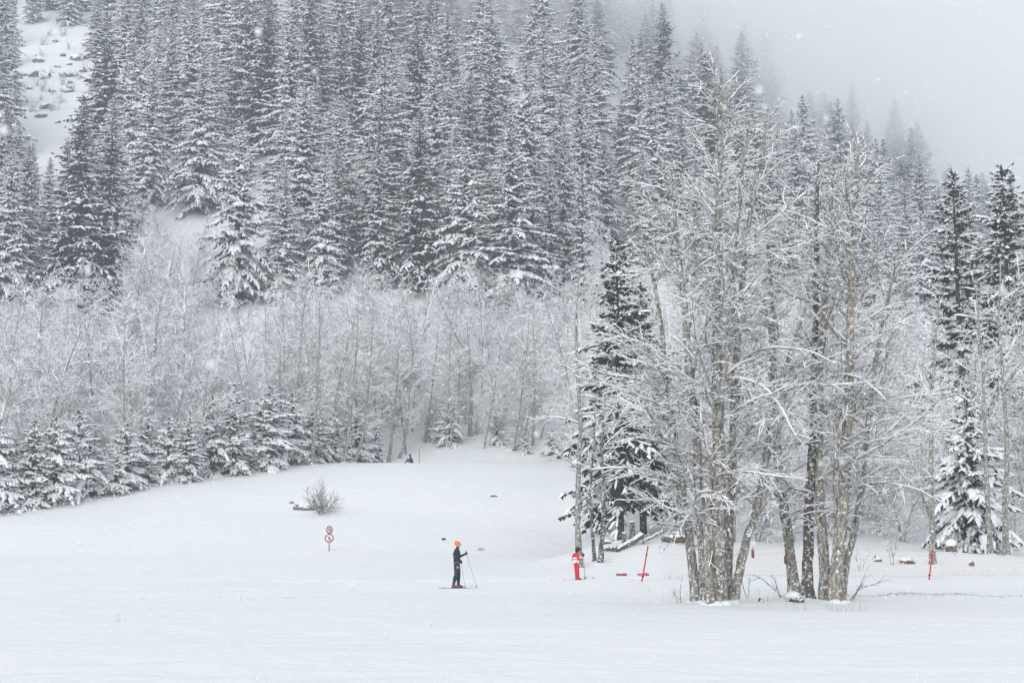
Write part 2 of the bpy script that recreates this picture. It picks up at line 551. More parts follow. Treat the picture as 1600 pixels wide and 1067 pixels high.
FOREST = [
    dict(step=0.9, wig=0.035, trop=0.02, rmin=0.012, kids=3.0, bare=0.20),
    dict(step=0.5, wig=0.10, trop=0.045, rmin=0.006, kids=4.2, bare=0.10, rel=0.32, ang=(0.6, 1.25), rmax=0.022),
    dict(step=0.36, wig=0.16, trop=0.015, rmin=0.005, kids=5.6, bare=0.06, rel=0.52, ang=(0.5, 1.05), rmax=0.008),
    dict(step=0.30, wig=0.2, trop=0.0, rmin=0.0045, kids=0, bare=0, rel=0.55, ang=(0.4, 1.0), rmax=0.004),
]

def make_bare_variant(seed, Ht, r, lean):
    R = random.Random(seed); rng = np.random.default_rng(seed)
    segs = []
    grow(R, (0, 0, -0.3), _n((lean, R.uniform(-0.08, 0.08), 1)), Ht, r, 0, FOREST, segs)
    trunk = [s for s in segs if s[4] == 0]; rest = [s for s in segs if s[4] > 0]
    gt = Geo()
    path_tube([s[0] for s in trunk] + [trunk[-1][1]], [s[2] for s in trunk] + [trunk[-1][3]], 6, gt)
    gc = Geo(); seg_geo(rest, gc, [4, 4, 3, 3])
    gs = Geo(); snow_geo(segs, gs, rng, thick=1.7, keep=0.96, wmin=0.0115)
    return (gt.mesh("bare_trunk", [M_BARK]), gc.mesh("bare_crown", [M_FAR_TWIG]), gs.mesh("bare_snow", [M_SNOW]), len(segs))

# ------------------------------------------------------------------ generators: spruces
T_NEEDLE_V = np.array([[0, 0, 0.02], [.3, .26, -.10], [.3, -.26, -.10], [.38, 0, .03], [.68, .20, -.20], [.68, -.20, -.20], [.72, 0, -.05], [1, 0, -.24],
                       [.25, .05, -.60], [.6, -.05, -.62]])
T_NEEDLE_F = np.array([[0, 3, 1], [0, 2, 3], [1, 3, 4], [3, 6, 4], [2, 5, 3], [3, 5, 6], [4, 6, 7], [5, 7, 6], [0, 8, 3], [3, 9, 6]])
T_SNOW_V = np.array([[.0, 0, .06], [.30, .23, -.06], [.30, -.23, -.06], [.32, 0, .24], [.74, .19, -.16], [.74, -.19, -.16], [.70, 0, .14], [1.04, 0, -.20]])
T_SNOW_F = np.array([[0, 3, 1], [0, 2, 3], [1, 3, 6], [1, 6, 4], [2, 5, 6], [2, 6, 3], [4, 6, 7], [5, 7, 6], [0, 1, 2], [1, 4, 5], [1, 5, 2]])

def stamp(g, TV, TF, O, X, Y, Z, jit, rng, m=0):
    """copies of a template with origin O and axes X, Y, Z (n,3 each)"""
    n, k = len(O), len(TV)
    if n == 0:
        return
    J = np.broadcast_to(TV, (n, k, 3)) * (1 + rng.normal(0, jit, (n, k, 3)))
    V = O[:, None, :] + J[:, :, 0:1] * X[:, None, :] + J[:, :, 1:2] * Y[:, None, :] + J[:, :, 2:3] * Z[:, None, :]
    Fq = (np.arange(n) * k)[:, None, None] + TF[None]
    g.add(V.reshape(-1, 3), Fq.reshape(-1, TF.shape[1]), m)

def make_spruce(seed, Ht, Rb, gap=0.5, twig=0.36, snow=0.75, load=1.0, droop=1.0, z0=0.04, power=0.72, needle=None, thin=0.0, wide=1.0, lmax=1.1, wmax=0.75, stroke=0.7, swide=0.46):
    rng = np.random.default_rng(seed)
    zs, z = [], z0 * Ht
    while z < Ht * 0.985:
        zs.append(z)
        z += gap * rng.uniform(0.75, 1.25) * (0.55 + 0.45 * (1 - z / Ht))
    O, X, Yv, Zv, W = [], [], [], [], []
    SO, SX, SW = [], [], []
    bp0, bp1, br0, br1 = [], [], [], []
    for z in zs:
        f = z / Ht
        lm = Rb * (1 - f) ** power * rng.uniform(0.82, 1.12) * (0.72 + 0.28 * min(1, f / 0.16)) + 0.12
        nb = int(rng.integers(5, 8))
        a0 = rng.uniform(0, 6.28)
        for b in range(nb):
            if rng.random() < thin:
                continue
            az = a0 + 6.283 * b / nb + rng.normal(0, 0.3)
            L = lm * rng.uniform(0.5, 1.15)
            zw, z = z, min(max(z + rng.uniform(-0.95, 0.95) * gap, 0.1), Ht * 0.985)
            out = np.array([math.cos(az), math.sin(az), 0.0]); side = np.array([-math.sin(az), math.cos(az), 0.0])
            a = 0.55 * f - 0.10 + rng.normal(0, 0.07); bb = droop * (0.62 - 0.45 * f) * rng.uniform(0.5, 1.5); cc = 0.16
            n = max(2, int(L / twig))
            t = (np.arange(n) + rng.uniform(0.3, 0.9, n)) / n
            t = t[t > min(0.12, 0.12)]
            if len(t) == 0:
                t = np.array([0.6])
            c = np.array([0, 0, z]) + out * (L * t)[:, None]
            c[:, 2] += L * (a * t - bb * t ** 2 + cc * t ** 3)
            tan = out[None, :] + np.zeros((len(t), 3)); tan[:, 2] = a - 2 * bb * t + 3 * cc * t ** 2
            tan = norm(tan)
            for sg in (-1, 1):
                ang = rng.uniform(0.55, 1.05, len(t))
                dv = tan * np.cos(ang)[:, None] + side[None, :] * (sg * np.sin(ang))[:, None]
                dv[:, 2] -= 0.22 * droop + rng.normal(0, 0.08, len(t))
                dv = norm(dv)
                l = np.clip(0.42 * L * (1.08 - t) + 0.10, 0.12, lmax) * rng.uniform(0.7, 1.3, len(t))
                O.append(c); X.append(dv * l[:, None]); W.append(l)
            if rng.random() < stroke:
                ns = max(2, int(L / 0.7))
                ts = (np.arange(ns) + 0.15) / ns
                ts = ts[ts > 0.2] if ns > 2 else ts
                cs = np.array([0, 0, z + 0.05]) + out * (L * ts)[:, None]
                cs[:, 2] += L * (a * ts - bb * ts ** 2 + cc * ts ** 3)
                tn = out[None, :] + np.zeros((len(ts), 3)); tn[:, 2] = a - 2 * bb * ts + 3 * cc * ts ** 2
                SO.append(cs); SX.append(norm(tn) * (L / ns * 1.35)); SW.append(np.clip(0.34 * L * (1.15 - ts), 0.16, swide) * rng.uniform(0.7, 1.2, len(ts)))
            # tip
            O.append(c[-1:]); X.append(tan[-1:] * max(0.2, L * 0.16)); W.append(np.array([max(0.2, L * 0.16)]))
            e = np.array([0, 0, z]) + out * L * 0.55; e[2] += L * (a * .55 - bb * .3025 + cc * .166)
            e2 = np.array([0, 0, z]) + out * L * 0.95; e2[2] += L * (a * .95 - bb * .9025 + cc * .857)
            bp0 += [(0, 0, z), tuple(e)]; bp1 += [tuple(e), tuple(e2)]
            r_ = 0.012 + 0.012 * L
            br0 += [r_, r_ * 0.65]; br1 += [r_ * 0.65, r_ * 0.25]
            z = zw
    O = np.concatenate(O); X = np.concatenate(X); W = np.concatenate(W)
    d = norm(X); s, u = frames(d)
    w = np.clip(W * 0.95, 0.18, wmax) * wide
    gn = Geo()
    stamp(gn, T_NEEDLE_V, T_NEEDLE_F, O, X, s * w[:, None], u * w[:, None] * 0.9, 0.18, rng, 0)
    tubes(np.array(bp0), np.array(bp1), np.array(br0), np.array(br1), 3, gn, 1)
    # leader
    stamp(gn, T_NEEDLE_V, T_NEEDLE_F, np.array([[0, 0, Ht * 0.97]] * 3), np.array([[0, 0, Ht * 0.045], [0.05, 0, Ht * .03], [-.04, .03, Ht * .03]]),
          np.array([[.3, 0, 0], [0, .3, 0], [.2, .2, 0]]), np.array([[0, .3, 0], [.3, 0, 0], [.2, -.2, 0]]), 0.1, rng, 0)
    # snow lies in clumps: neighbouring twigs share their luck
    luck = 0.5 + 0.5 * np.sin(O[:, 0] * 1.7 + seed) * np.sin(O[:, 1] * 1.9 + 2 * seed) * np.sin(O[:, 2] * 1.3)
    k = rng.random(len(O)) * 0.75 + 0.25 * luck < snow
    gs = Geo()
    sw = (w * rng.uniform(0.7, 1.25, len(w)) * load)[k]
    lift = (rng.uniform(0.0, 0.05, k.sum()))[:, None] * np.array([[0, 0, 1.0]])
    if SO:
        so, sx, sw_ = np.concatenate(SO), np.concatenate(SX), np.concatenate(SW) * load
        sd, su = frames(norm(sx))
        stamp(gs, T_SNOW_V, T_SNOW_F, so, sx, sd * sw_[:, None], su * (0.16 + 0.5 * sw_)[:, None], 0.2, rng, 0)
    stamp(gs, T_SNOW_V, T_SNOW_F, O[k] + lift, X[k] * 0.97, s[k] * sw[:, None], u[k] * sw[:, None], 0.22, rng, 0)
    gt = Geo()
    zt = np.linspace(-0.4, Ht, 10)
    rt = np.maximum(0.014 * Ht * (1 - np.clip(zt, 0, Ht) / Ht) ** 0.9 + 0.012, 0.012)
    path_tube([(0.02 * math.sin(q), 0.02 * math.cos(q), q) for q in zt], rt, 7, gt)
    return (gt.mesh("spruce_trunk", [M_SPRUCE_BARK]), gn.mesh("spruce_crown", [needle or M_NEEDLE, M_SPRUCE_BARK]), gs.mesh("spruce_snow", [M_SNOW]))

def place_tree(name, meshes, label, cat, loc, rz, scale, group=None, tilt=(0, 0)):
    t = thing(name, label, cat, loc, rz, group, scale)
    t.rotation_euler = (tilt[0], tilt[1], rz)
    obj("trunk", meshes[0], t)
    c = obj("crown", meshes[1], t)
    obj("snow", meshes[2], c)["kind"] = "stuff"
    return t

# ------------------------------------------------------------------ labels for the many trees: look, row and column, then place among equals
def finish_labels(rows, lead):
    """rows: [object, label without its last word, x in the picture]; equal labels are told apart by their order from the left"""
    by = {}
    for r in rows:
        by.setdefault(r[1], []).append(r)
    names = {2: ["left one of two", "right one of two"], 3: ["leftmost of three", "middle of three", "rightmost of three"],
             4: ["leftmost of four", "second of four from left", "third of four from left", "rightmost of four"]}
    for lab, v in by.items():
        v.sort(key=lambda r: r[2])
        for i, r in enumerate(v):
            ex = ""
            if len(v) in names:
                ex = ", " + names[len(v)][i]
            elif len(v) > 4:
                ex = ", " + ["first", "second", "third", "fourth", "fifth", "sixth", "seventh", "eighth", "ninth", "tenth", "eleventh", "twelfth"][min(i, 11)] + " of many from left"
            r[0]["label"] = lab + ex

# ------------------------------------------------------------------ forest: spruces on the slope
SPRUCE_LOOKS = ["slender snowy", "broad snow-laden", "ragged dark", "evenly frosted", "narrow dark", "wide white"]
SP = [make_spruce(11, 25, 4.9, gap=0.64, snow=0.86, load=1.3, twig=0.42, stroke=0.85),
      make_spruce(12, 24, 5.8, gap=0.70, snow=0.86, load=1.25, droop=1.2, twig=0.42, stroke=0.85),
      make_spruce(13, 25, 5.4, gap=0.66, snow=0.55, load=1.0, thin=0.1, twig=0.42, stroke=0.5),
      make_spruce(14, 27, 5.1, gap=0.62, snow=0.88, load=1.3, droop=1.05, twig=0.42, stroke=0.9),
      make_spruce(15, 26, 4.6, gap=0.66, snow=0.70, load=1.15, twig=0.42, stroke=0.55, thin=0.06),
      make_spruce(16, 24, 6.2, gap=0.74, snow=0.92, load=1.3, droop=1.3, thin=0.08, twig=0.42, stroke=0.95)]
SP_H = [25, 24, 25, 27, 26, 24]

def column(px):
    for lim, s in ((70, "by the left edge"), (150, "below the rocky clearing"), (240, "near the dark pair"), (330, "left of pale spruce"), (430, "near the pale spruce"),
                   (520, "above the round signs"), (610, "right of round signs"), (690, "above sitting person"), (770, "above the orange hat"), (850, "above the bare crest"),
                   (930, "above the red suit"), (1040, "above near dark spruce"), (1180, "behind the near clump"), (1300, "between the trunk clumps"),
                   (1400, "behind second clump"), (1500, "above slanting stake")):
        if px < lim:
            return s
    return "by the right edge"

def srow(D):
    for lim, s in ((203, "lowest row"), (225, "second row up"), (250, "low on the slope"), (275, "halfway up the slope"), (300, "high on the slope"), (325, "near misty top")):
        if D < lim:
            return s
    return "topmost in the mist"

R = random.Random(5)
def in_clearing(px, py):
    return (25 < px < 150 and 40 < py < 215 and px < 150 - max(0, (py - 90)) * 0.42 and px > 25 + max(0, py - 150) * 0.35) or (25 < px < 50 and -40 < py <= 40)

labels = []
spots = []
def try_spot(x, y, sep):
    for (a, b) in spots:
        if (a - x) ** 2 + (b - y) ** 2 < sep * sep:
            return False
    return True

# individually placed spruces of the slope's lower edge: px of trunk, top y, distance, variant
lead = [(372, 188, 183, 5, "pale snow-laden spruce standing alone above the bare trees", 1.05),
        (120, 150, 178, 2, "dark spruce with bare tip, left one of the dark pair", 1.2),
        (168, 185, 181, 2, "dark spruce, right one of the dark pair, under the rocky clearing", 1.1),
        (12, 235, 176, 1, "snowy spruce cut by the left picture edge beside the dark pair", 1.0),
        (655, 175, 186, 2, "tall dark spruce rising over the bare trees above the sitting person", 1.15),
        (505, 225, 184, 0, "slender spruce at the forest foot above the round signs", 1.0),
        (590, 205, 187, 4, "dark spruce at the forest foot, right of the round signs", 1.05),
        (860, 255, 187, 4, "dark spruce at the forest foot above the bare crest", 1.05),
        (775, 265, 188, 2, "ragged dark spruce at the forest foot above the orange-hatted skier", 1.0),
        (910, 260, 186, 4, "narrow dark spruce at the forest foot above the red-suited skier", 1.0),
        (440, 250, 188, 1, "broad spruce just right of the pale lone spruce", 1.0),
        (230, 95, 214, 3, "tall frosted spruce behind the dark pair's right side", 1.1),
        (38, 236, 206, 3, "frosted spruce at the lower end of the rocky clearing, near the left edge", 1.0),
        (72, 246, 200, 1, "snow-laden spruce closing the lower end of the rocky clearing", 1.0),
        (98, 215, 214, 2, "dark spruce between the rocky clearing and the dark pair", 1.1),
        (58, -150, 335, 4, "hazy spruce at the clearing's top, leftmost in the dark row", 1.2),
        (74, -175, 336, 2, "hazy spruce at the clearing's top, second in the dark row", 1.2),
        (90, -160, 334, 4, "hazy spruce at the clearing's top, third in the dark row", 1.3),
        (106, -180, 337, 2, "hazy spruce at the clearing's top, fourth in the dark row", 1.2),
        (122, -150, 334, 2, "hazy spruce at the clearing's top, fifth in the dark row", 1.2),
        (137, -165, 335, 4, "hazy spruce at the clearing's top, rightmost in the dark row", 1.3),
        (310, 90, 212, 1, "broad spruce behind the pale lone spruce's left side", 1.1)]
G_SPR = "spruces on the wooded slope"
for (px, ty, D, v, lab, wd) in lead:
    x = ray(px, 400)[0] * D
    z = H(x, D)
    top = CAM_H + ray(px, ty)[1] * D
    s = (top - z) / SP_H[v]
    place_tree("spruce_tree", SP[v], lab, "spruce", (x, D, z), R.uniform(0, 6.28), (s * wd * 0.92, s * wd * 0.92, s), G_SPR)
    spots.append((x, D))

cands = []
for _ in range(9000):
    D = R.uniform(190, 349)
    x = R.uniform(-0.385, 0.385) * D
    cands.append((x, D))
cands = [(x, D) for x, D in ((R.uniform(-0.37, 0.09) * 192, R.uniform(182, 201)) for _ in range(500))] + cands
cands = [(R.uniform(0.235, 0.385) * D, D) for D in (R.uniform(262, 346) for _ in range(120))] + cands
MAXS = 298 - len(lead)
n_ridge = 0
chosen = []
for (x, D) in cands:
    if len(chosen) >= MAXS:
        break
    if len(chosen) >= 95 and D < 202 and x < 12:
        continue
    if D < 222 and 312 < pix(x, D, H(x, D) + 12)[0] < 432:
        continue
    if D < 207 and 205 < pix(x, D, H(x, D) + 8)[0] < 325:
        continue
    if x > 12 and D < 200 + 0.25 * x:
        continue
    sep = 5.6 if x > 0.23 * D and len(chosen) < 45 else 5.0 if len(chosen) < 95 and D < 202 else 6.9 + (D - 190) * 0.018
    if not try_spot(x, D, sep):
        continue
    z = H(x, D)
    v = R.choice([0, 0, 1, 2, 3, 3, 4, 4, 5, 1])
    s = R.choice([R.uniform(0.62, 0.85), R.uniform(0.8, 1.05), R.uniform(0.9, 1.18)])
    if D > 338 and x > 20:
        s *= R.uniform(0.7, 1.0)
    px, py = pix(x, D, z)
    tx, ty = pix(x, D, z + SP_H[v] * s)
    bad = False
    for k in range(6):
        q = pix(x, D, z + SP_H[v] * s * k / 5.0)
        if in_clearing(q[0], q[1]) or in_clearing(q[0] + 12, q[1]) or in_clearing(q[0] - 12, q[1]):
            bad = True
    if bad:
        ok = False
        for s2 in (0.6, 0.45):
            if not any(in_clearing(pix(x, D, z + SP_H[v] * s2 * k / 5.0)[0], pix(x, D, z + SP_H[v] * s2 * k / 5.0)[1]) for k in range(6)):
                s, ok = s2, True
                break
        if not ok:
            continue
    if ty > 640 or py < -130:
        continue
    spots.append((x, D))
    chosen.append((x, D, z, v, s, px))
for (x, D, z, v, s, px) in chosen:
    t = place_tree("spruce_tree", SP[v], None, "spruce", (x, D, z - 0.2), R.uniform(0, 6.28), (s * R.uniform(0.95, 1.4), s * R.uniform(0.95, 1.4), s), G_SPR, (R.gauss(0, 0.015), R.gauss(0, 0.015)))
    labels.append([t, f"{SPRUCE_LOOKS[v]} spruce, {srow(D)}, {column(px)}", px])
finish_labels(labels, "spruce")

# ------------------------------------------------------------------ forest: bare trees below the spruces and behind the clumps
BV = [make_bare_variant(100 + i, h, r, ln) for i, (h, r, ln) in enumerate(
    [(14, 0.085, 0.04), (15.5, 0.11, 0.02), (13, 0.07, 0.16), (16, 0.095, -0.05), (12, 0.06, 0.22), (15, 0.075, 0.08), (13.5, 0.09, -0.12), (11.5, 0.055, 0.0)])]
BARE_LOOKS = ["upright bare", "tall straight bare", "leaning bare", "tall bare", "strongly leaning bare", "slender bare", "tilted bare", "small thin bare"]
def brow(D):
    for lim, s in ((118, "wood's front"), (138, "forest edge"), (150, "second row"), (162, "mid wood"), (175, "deep wood")):
        if D < lim:
            return s
    return "below spruces"

def edge(x):
    """distance of the wood's front edge"""
    if x < -17:
        return 122 + (x + 17.6) * 1.19
    if x < 3:
        return 133.5
    return 133.5 - 58 * float(smooth(3, 9, x))

bare_spots = []
blabels = []
G_BARE = "bare trees of the leafless wood"
R2 = random.Random(23)
def bare_at(x, D, v, s, rz=None, lab=None):
    z = H(x, D)
    px, py = pix(x, D, z)
    t = place_tree("bare_tree", BV[v][:3], lab, "bare tree", (x, D, z), R2.uniform(0, 6.28) if rz is None else rz, (s * R2.uniform(0.9, 1.15), s * R2.uniform(0.9, 1.15), s), G_BARE)
    if not lab:
        blabels.append([t, f"{BARE_LOOKS[v]} tree, {brow(D)}, {column(px)}", px])
    bare_spots.append((x, D))

def too_tall(x, D, h):
    px, ty = pix(x, D, H(x, D) + h)
    lim = 445 if px < 55 else 410 if px < 215 else 310 if px < 310 else 445 if px < 432 else 405 if px < 950 else 0
    return ty < lim
BV_H = [14, 15.5, 13, 16, 12, 15, 13.5, 11.5]
n_b = 0
tries = 0
while n_b < 172 and tries < 20000:
    tries += 1
    D = 100 + 102 * R2.random() ** 0.85
    x = R2.uniform(-0.39, 0.06) * D
    if D < edge(x) + 3.0:
        continue
    if any((a - x) ** 2 + (b - D) ** 2 < 3.0 ** 2 for a, b in bare_spots) or any((a - x) ** 2 + (b - D) ** 2 < 2.5 ** 2 for a, b in spots):
        continue
    v, sc_ = R2.choice(range(8)), R2.uniform(0.75, 1.25)
    if too_tall(x, D, BV_H[v] * sc_):
        continue
    bare_at(x, D, v, sc_)
    n_b += 1
n_b = 0
tries = 0
while n_b < 126 and tries < 20000:
    tries += 1
    D = 77 + 110 * R2.random() ** 1.3
    x = R2.uniform(0.05, 0.40) * D
    if D < edge(x) + 1.5 or (x < 9 and D < 84):
        continue
    if any((a - x) ** 2 + (b - D) ** 2 < 3.0 ** 2 for a, b in bare_spots):
        continue
    bare_at(x, D, R2.choice(range(8)), R2.uniform(0.7, 1.05))
    n_b += 1
finish_labels(blabels, "bare")

UND = [dict(step=0.5, wig=0.06, trop=0.02, rmin=0.010, kids=4.5, bare=0.06),
       dict(step=0.4, wig=0.13, trop=0.03, rmin=0.006, kids=4.0, bare=0.08, rel=0.42, ang=(0.6, 1.2), rmax=0.016),
       dict(step=0.32, wig=0.18, trop=0.0, rmin=0.005, kids=3.0, bare=0.05, rel=0.5, ang=(0.5, 1.0), rmax=0.007),
       dict(step=0.3, wig=0.2, trop=0.0, rmin=0.005, kids=0, bare=0, rel=0.6, ang=(0.4, 0.9), rmax=0.005)]
def make_under(seed, Ht):
    Rr = random.Random(seed); rng = np.random.default_rng(seed)
    gt, segs = Geo(), []
    for i in range(3):
        a = Rr.uniform(0, 6.28); out = []
        grow(Rr, (0.15 * math.cos(a), 0.15 * math.sin(a), -0.2), _n((0.35 * math.cos(a), 0.35 * math.sin(a), 1)), Ht * Rr.uniform(0.6, 1.05), 0.035, 0, UND, out)
        st = [q for q in out if q[4] == 0]
        path_tube([q[0] for q in st] + [st[-1][1]], [q[2] for q in st] + [st[-1][3]], 5, gt)
        segs += [q for q in out if q[4] > 0]
    gc = Geo(); seg_geo(segs, gc, [4, 3, 3, 3])
    gs = Geo(); snow_geo(segs, gs, rng, 1.7, 0.96, 0.0115)
    return gt.mesh("under_trunk", [M_BARK]), gc.mesh("under_crown", [M_FAR_TWIG]), gs.mesh("under_snow", [M_SNOW])
UV_ = [make_under(300 + i, h) for i, h in enumerate((5.5, 6.5, 4.5, 7.0))]
UND_LOOKS = ["spreading snowy", "tall snowy", "low snowy", "tallest many-stemmed"]
ulabels, under_spots = [], []
tries = 0
while len(under_spots) < 270 and tries < 20000:
    tries += 1
    if len(under_spots) < 150:
        D = 100 + 86 * R2.random() ** 0.9
        x = R2.uniform(-0.39, 0.06) * D
        if D < edge(x) + 8.0 or too_tall(x, D, 5):
            continue
    else:
        D = 78 + 90 * R2.random() ** 1.3
        x = R2.uniform(0.05, 0.40) * D
        if D < edge(x) + 3.0 or (x < 9 and D < 86):
            continue
    if any((a - x) ** 2 + (b - D) ** 2 < 2.6 ** 2 for a, b in under_spots):
        continue
    v = R2.choice(range(4)); sc_ = R2.uniform(0.7, 1.15); z = H(x, D); px, py = pix(x, D, z)
    t = place_tree("tall_shrub", UV_[v], None, "shrub", (x, D, z), R2.uniform(0, 6.28), sc_, "leafless shrubs under the bare trees")
    ulabels.append([t, f"{UND_LOOKS[v]} leafless shrub, {brow(D)}, {column(px)}", px])
    under_spots.append((x, D))
finish_labels(ulabels, "shrub")

# ------------------------------------------------------------------ young spruces along the forest edge and dark spruces near the clumps
YV = [make_spruce(31, 8, 2.8, gap=0.62, twig=0.24, snow=0.95, load=1.5, droop=1.2, stroke=0.97, swide=0.65, z0=0.03, lmax=0.8, wmax=0.5),
      make_spruce(32, 8, 3.2, gap=0.68, twig=0.24, snow=0.93, load=1.5, droop=1.3, stroke=0.97, swide=0.7, z0=0.03, lmax=0.8, wmax=0.5),
      make_spruce(33, 8, 2.6, gap=0.60, twig=0.24, snow=0.82, load=1.35, droop=1.1, stroke=0.9, swide=0.5, z0=0.03, lmax=0.8, wmax=0.5)]
young = [(18, 690, 802, 103, 0, 1.1, "young snow-laden spruce nearest the left picture edge at the wood's front"),
         (95, 672, 790, 107, 1, 1.15, "broad young spruce, second from the left along the wood's front"),
         (143, 705, 783, 109, 2, 1.0, "small young spruce between two broader ones at the wood's front"),
         (195, 668, 778, 110, 1, 1.0, "snow-laden young spruce above the snowy bank, fourth from left"),
         (268, 692, 768, 114, 0, 1.1, "white young spruce left of the tallest young spruce"),
         (318, 665, 758, 118, 2, 1.0, "thin young spruce touching the tallest young spruce"),
         (362, 606, 748, 119, 0, 0.85, "tallest white young spruce at the wood's edge, pillar shaped"),
         (58, 708, 796, 104, 2, 1.3, "low dark young spruce between the two leftmost ones"),
         (230, 715, 774, 112, 2, 1.2, "low young spruce tucked right of the fourth one at the wood's front"),
         (395, 690, 744, 120, 2, 1.2, "low young spruce at the right foot of the tallest young spruce"),
         (462, 672, 736, 125, 0, 1.2, "half hidden young spruce left of the dark upright one"),
         (524, 668, 728, 129, 1, 1.1, "low spruce between the dark upright one and the pale trunk"),
         (436, 640, 740, 123, 1, 1.1, "broad young spruce above the small bush on the slope"),
         (494, 592, 728, 128, 2, 0.85, "dark upright young spruce behind the small bush"),
         (556, 640, 726, 131, 1, 1.0, "young spruce left of the sitting person"),
         (588, 660, 724, 133, 0, 0.8, "low young spruce close to the sitting person"),
         (702, 630, 708, 140, 1, 1.1, "snow-heavy young spruce right of the thin far stake"),
         (668, 660, 706, 141, 2, 0.9, "small dark spruce behind the thin far stake"),
         (776, 640, 712, 140, 2, 0.9, "dark young spruce behind the bare crest"),
         (820, 680, 718, 137, 0, 1.1, "low snowy spruce beside the slanting dead trunk"),
         (862, 676, 722, 136, 1, 1.2, "low broad spruce at the right end of the bare crest")]
for (px, ty, by, D, v, wd, lab) in young:
    x = ray(px, by)[0] * D
    z = H(x, D)
    s = max(0.2, (CAM_H + ray(px, ty - 8)[1] * D - z) / 8.0)
    w = min(s * wd * 1.2, 1.5)
    place_tree("young_spruce", YV[v], lab, "young spruce", (x, D, z - 0.1), R.uniform(0, 6.28), (w, w, s), "young spruces along the forest edge")

ylab = []
R3 = random.Random(77)
for i in range(17):
    px = -15 + i * 34 + R3.uniform(-8, 8)
    a_ = ray(px, 700)[0]
    D = 100.0
    while D < edge(a_ * D) + R3.uniform(0.5, 7):
        D += 0.5
    x = a_ * D; z = H(x, D); v = R3.choice([0, 1, 2]); s = R3.uniform(0.42, 0.92)
    t = place_tree("young_spruce", YV[v], None, "young spruce", (x, D, z - 0.1), R3.uniform(0, 6.28), (s * R3.uniform(1.0, 1.35), s * R3.uniform(1.0, 1.35), s), "young spruces along the forest edge")
    ylab.append([t, f"{'low' if s < 0.58 else 'middling' if s < 0.76 else 'taller'} {['white', 'broad', 'darker'][v]} young spruce, wood's front row, {column(px)}", px])
finish_labels(ylab, "young spruce")

DV = [make_spruce(41, 16, 3.3, gap=0.44, stroke=0.45, swide=0.4, snow=0.42, load=1.05, droop=1.1, needle=M_NEEDLE_BROWN, z0=0.14, power=0.6, thin=0.0, lmax=0.6, wmax=0.36),
      make_spruce(42, 15, 3.4, gap=0.62, stroke=0.45, swide=0.4, twig=0.24, snow=0.50, load=1.0, droop=0.9, needle=M_NEEDLE_BROWN, z0=0.10, thin=0.03, lmax=0.6, wmax=0.36)]
dark = [(968, 372, 80, 0, 1.05, "dark brownish spruce behind the left side of the near trunk clump"),
        (1005, 440, 83, 0, 1.0, "dark spruce half hidden by the near clump's snowy branches"),
        (1512, 266, 104, 1, 0.95, "dark narrow spruce rising over bare trees below the misty ridge"),
        (1592, 262, 98, 0, 1.0, "dark spruce cut by the right picture edge"),
        (938, 560, 88, 1, 0.75, "small dark spruce above the red-suited skier")]
for (px, ty, D, v, wd, lab) in dark:
    x = ray(px, 800)[0] * D
    z = H(x, D)
    s = (CAM_H + ray(px, ty)[1] * D - z) / (16, 15)[v]
    place_tree("dark_spruce", DV[v], lab, "spruce", (x, D, z - 0.1), R.uniform(0, 6.28), (s * wd, s * wd, s), "dark spruces near the trunk clumps")
laden = make_spruce(51, 8.2, 2.9, gap=0.44, twig=0.2, snow=0.62, load=1.5, droop=1.3, z0=0.05, thin=0.05, wide=0.9, lmax=0.6, wmax=0.36)
x = ray(1520, 865)[0] * 74
s_l = (CAM_H + ray(1520, 612)[1] * 74 - H(x, 74)) / 8.2
t = place_tree("young_spruce", laden, "young spruce with big snow pads standing right of the slanting red stake", "young spruce", (x, 74, H(x, 74) - 0.05), 0.4, (s_l * 0.95, s_l * 0.95, s_l))
# big snow pads on its boughs
rp = np.random.default_rng(8)
gp = Geo()
for i in range(44):
    zz = rp.uniform(0.8, 7.0); az = rp.uniform(0, 6.28); rr = 2.6 * (1 - zz / 8.4) * rp.uniform(0.55, 0.95)
    sz = rp.uniform(0.16, 0.38) * (1.1 - zz / 12)
    c0 = np.array([math.cos(az) * rr, math.sin(az) * rr, zz - 0.3 * rr])
    for j in range(4):
        ball(gp, c0 + np.array([math.cos(az), math.sin(az), -0.55]) * (j - 1) * sz * 0.6 + rp.normal(0, 0.03, 3), (sz * (1 - 0.13 * j), sz * (1 - 0.13 * j), sz * 0.55), 0, uv_sphere(9, 6), 0.07, rp)
obj("snow_pads", gp.mesh("snow_pads", [M_SNOW], True), t)["kind"] = "stuff"

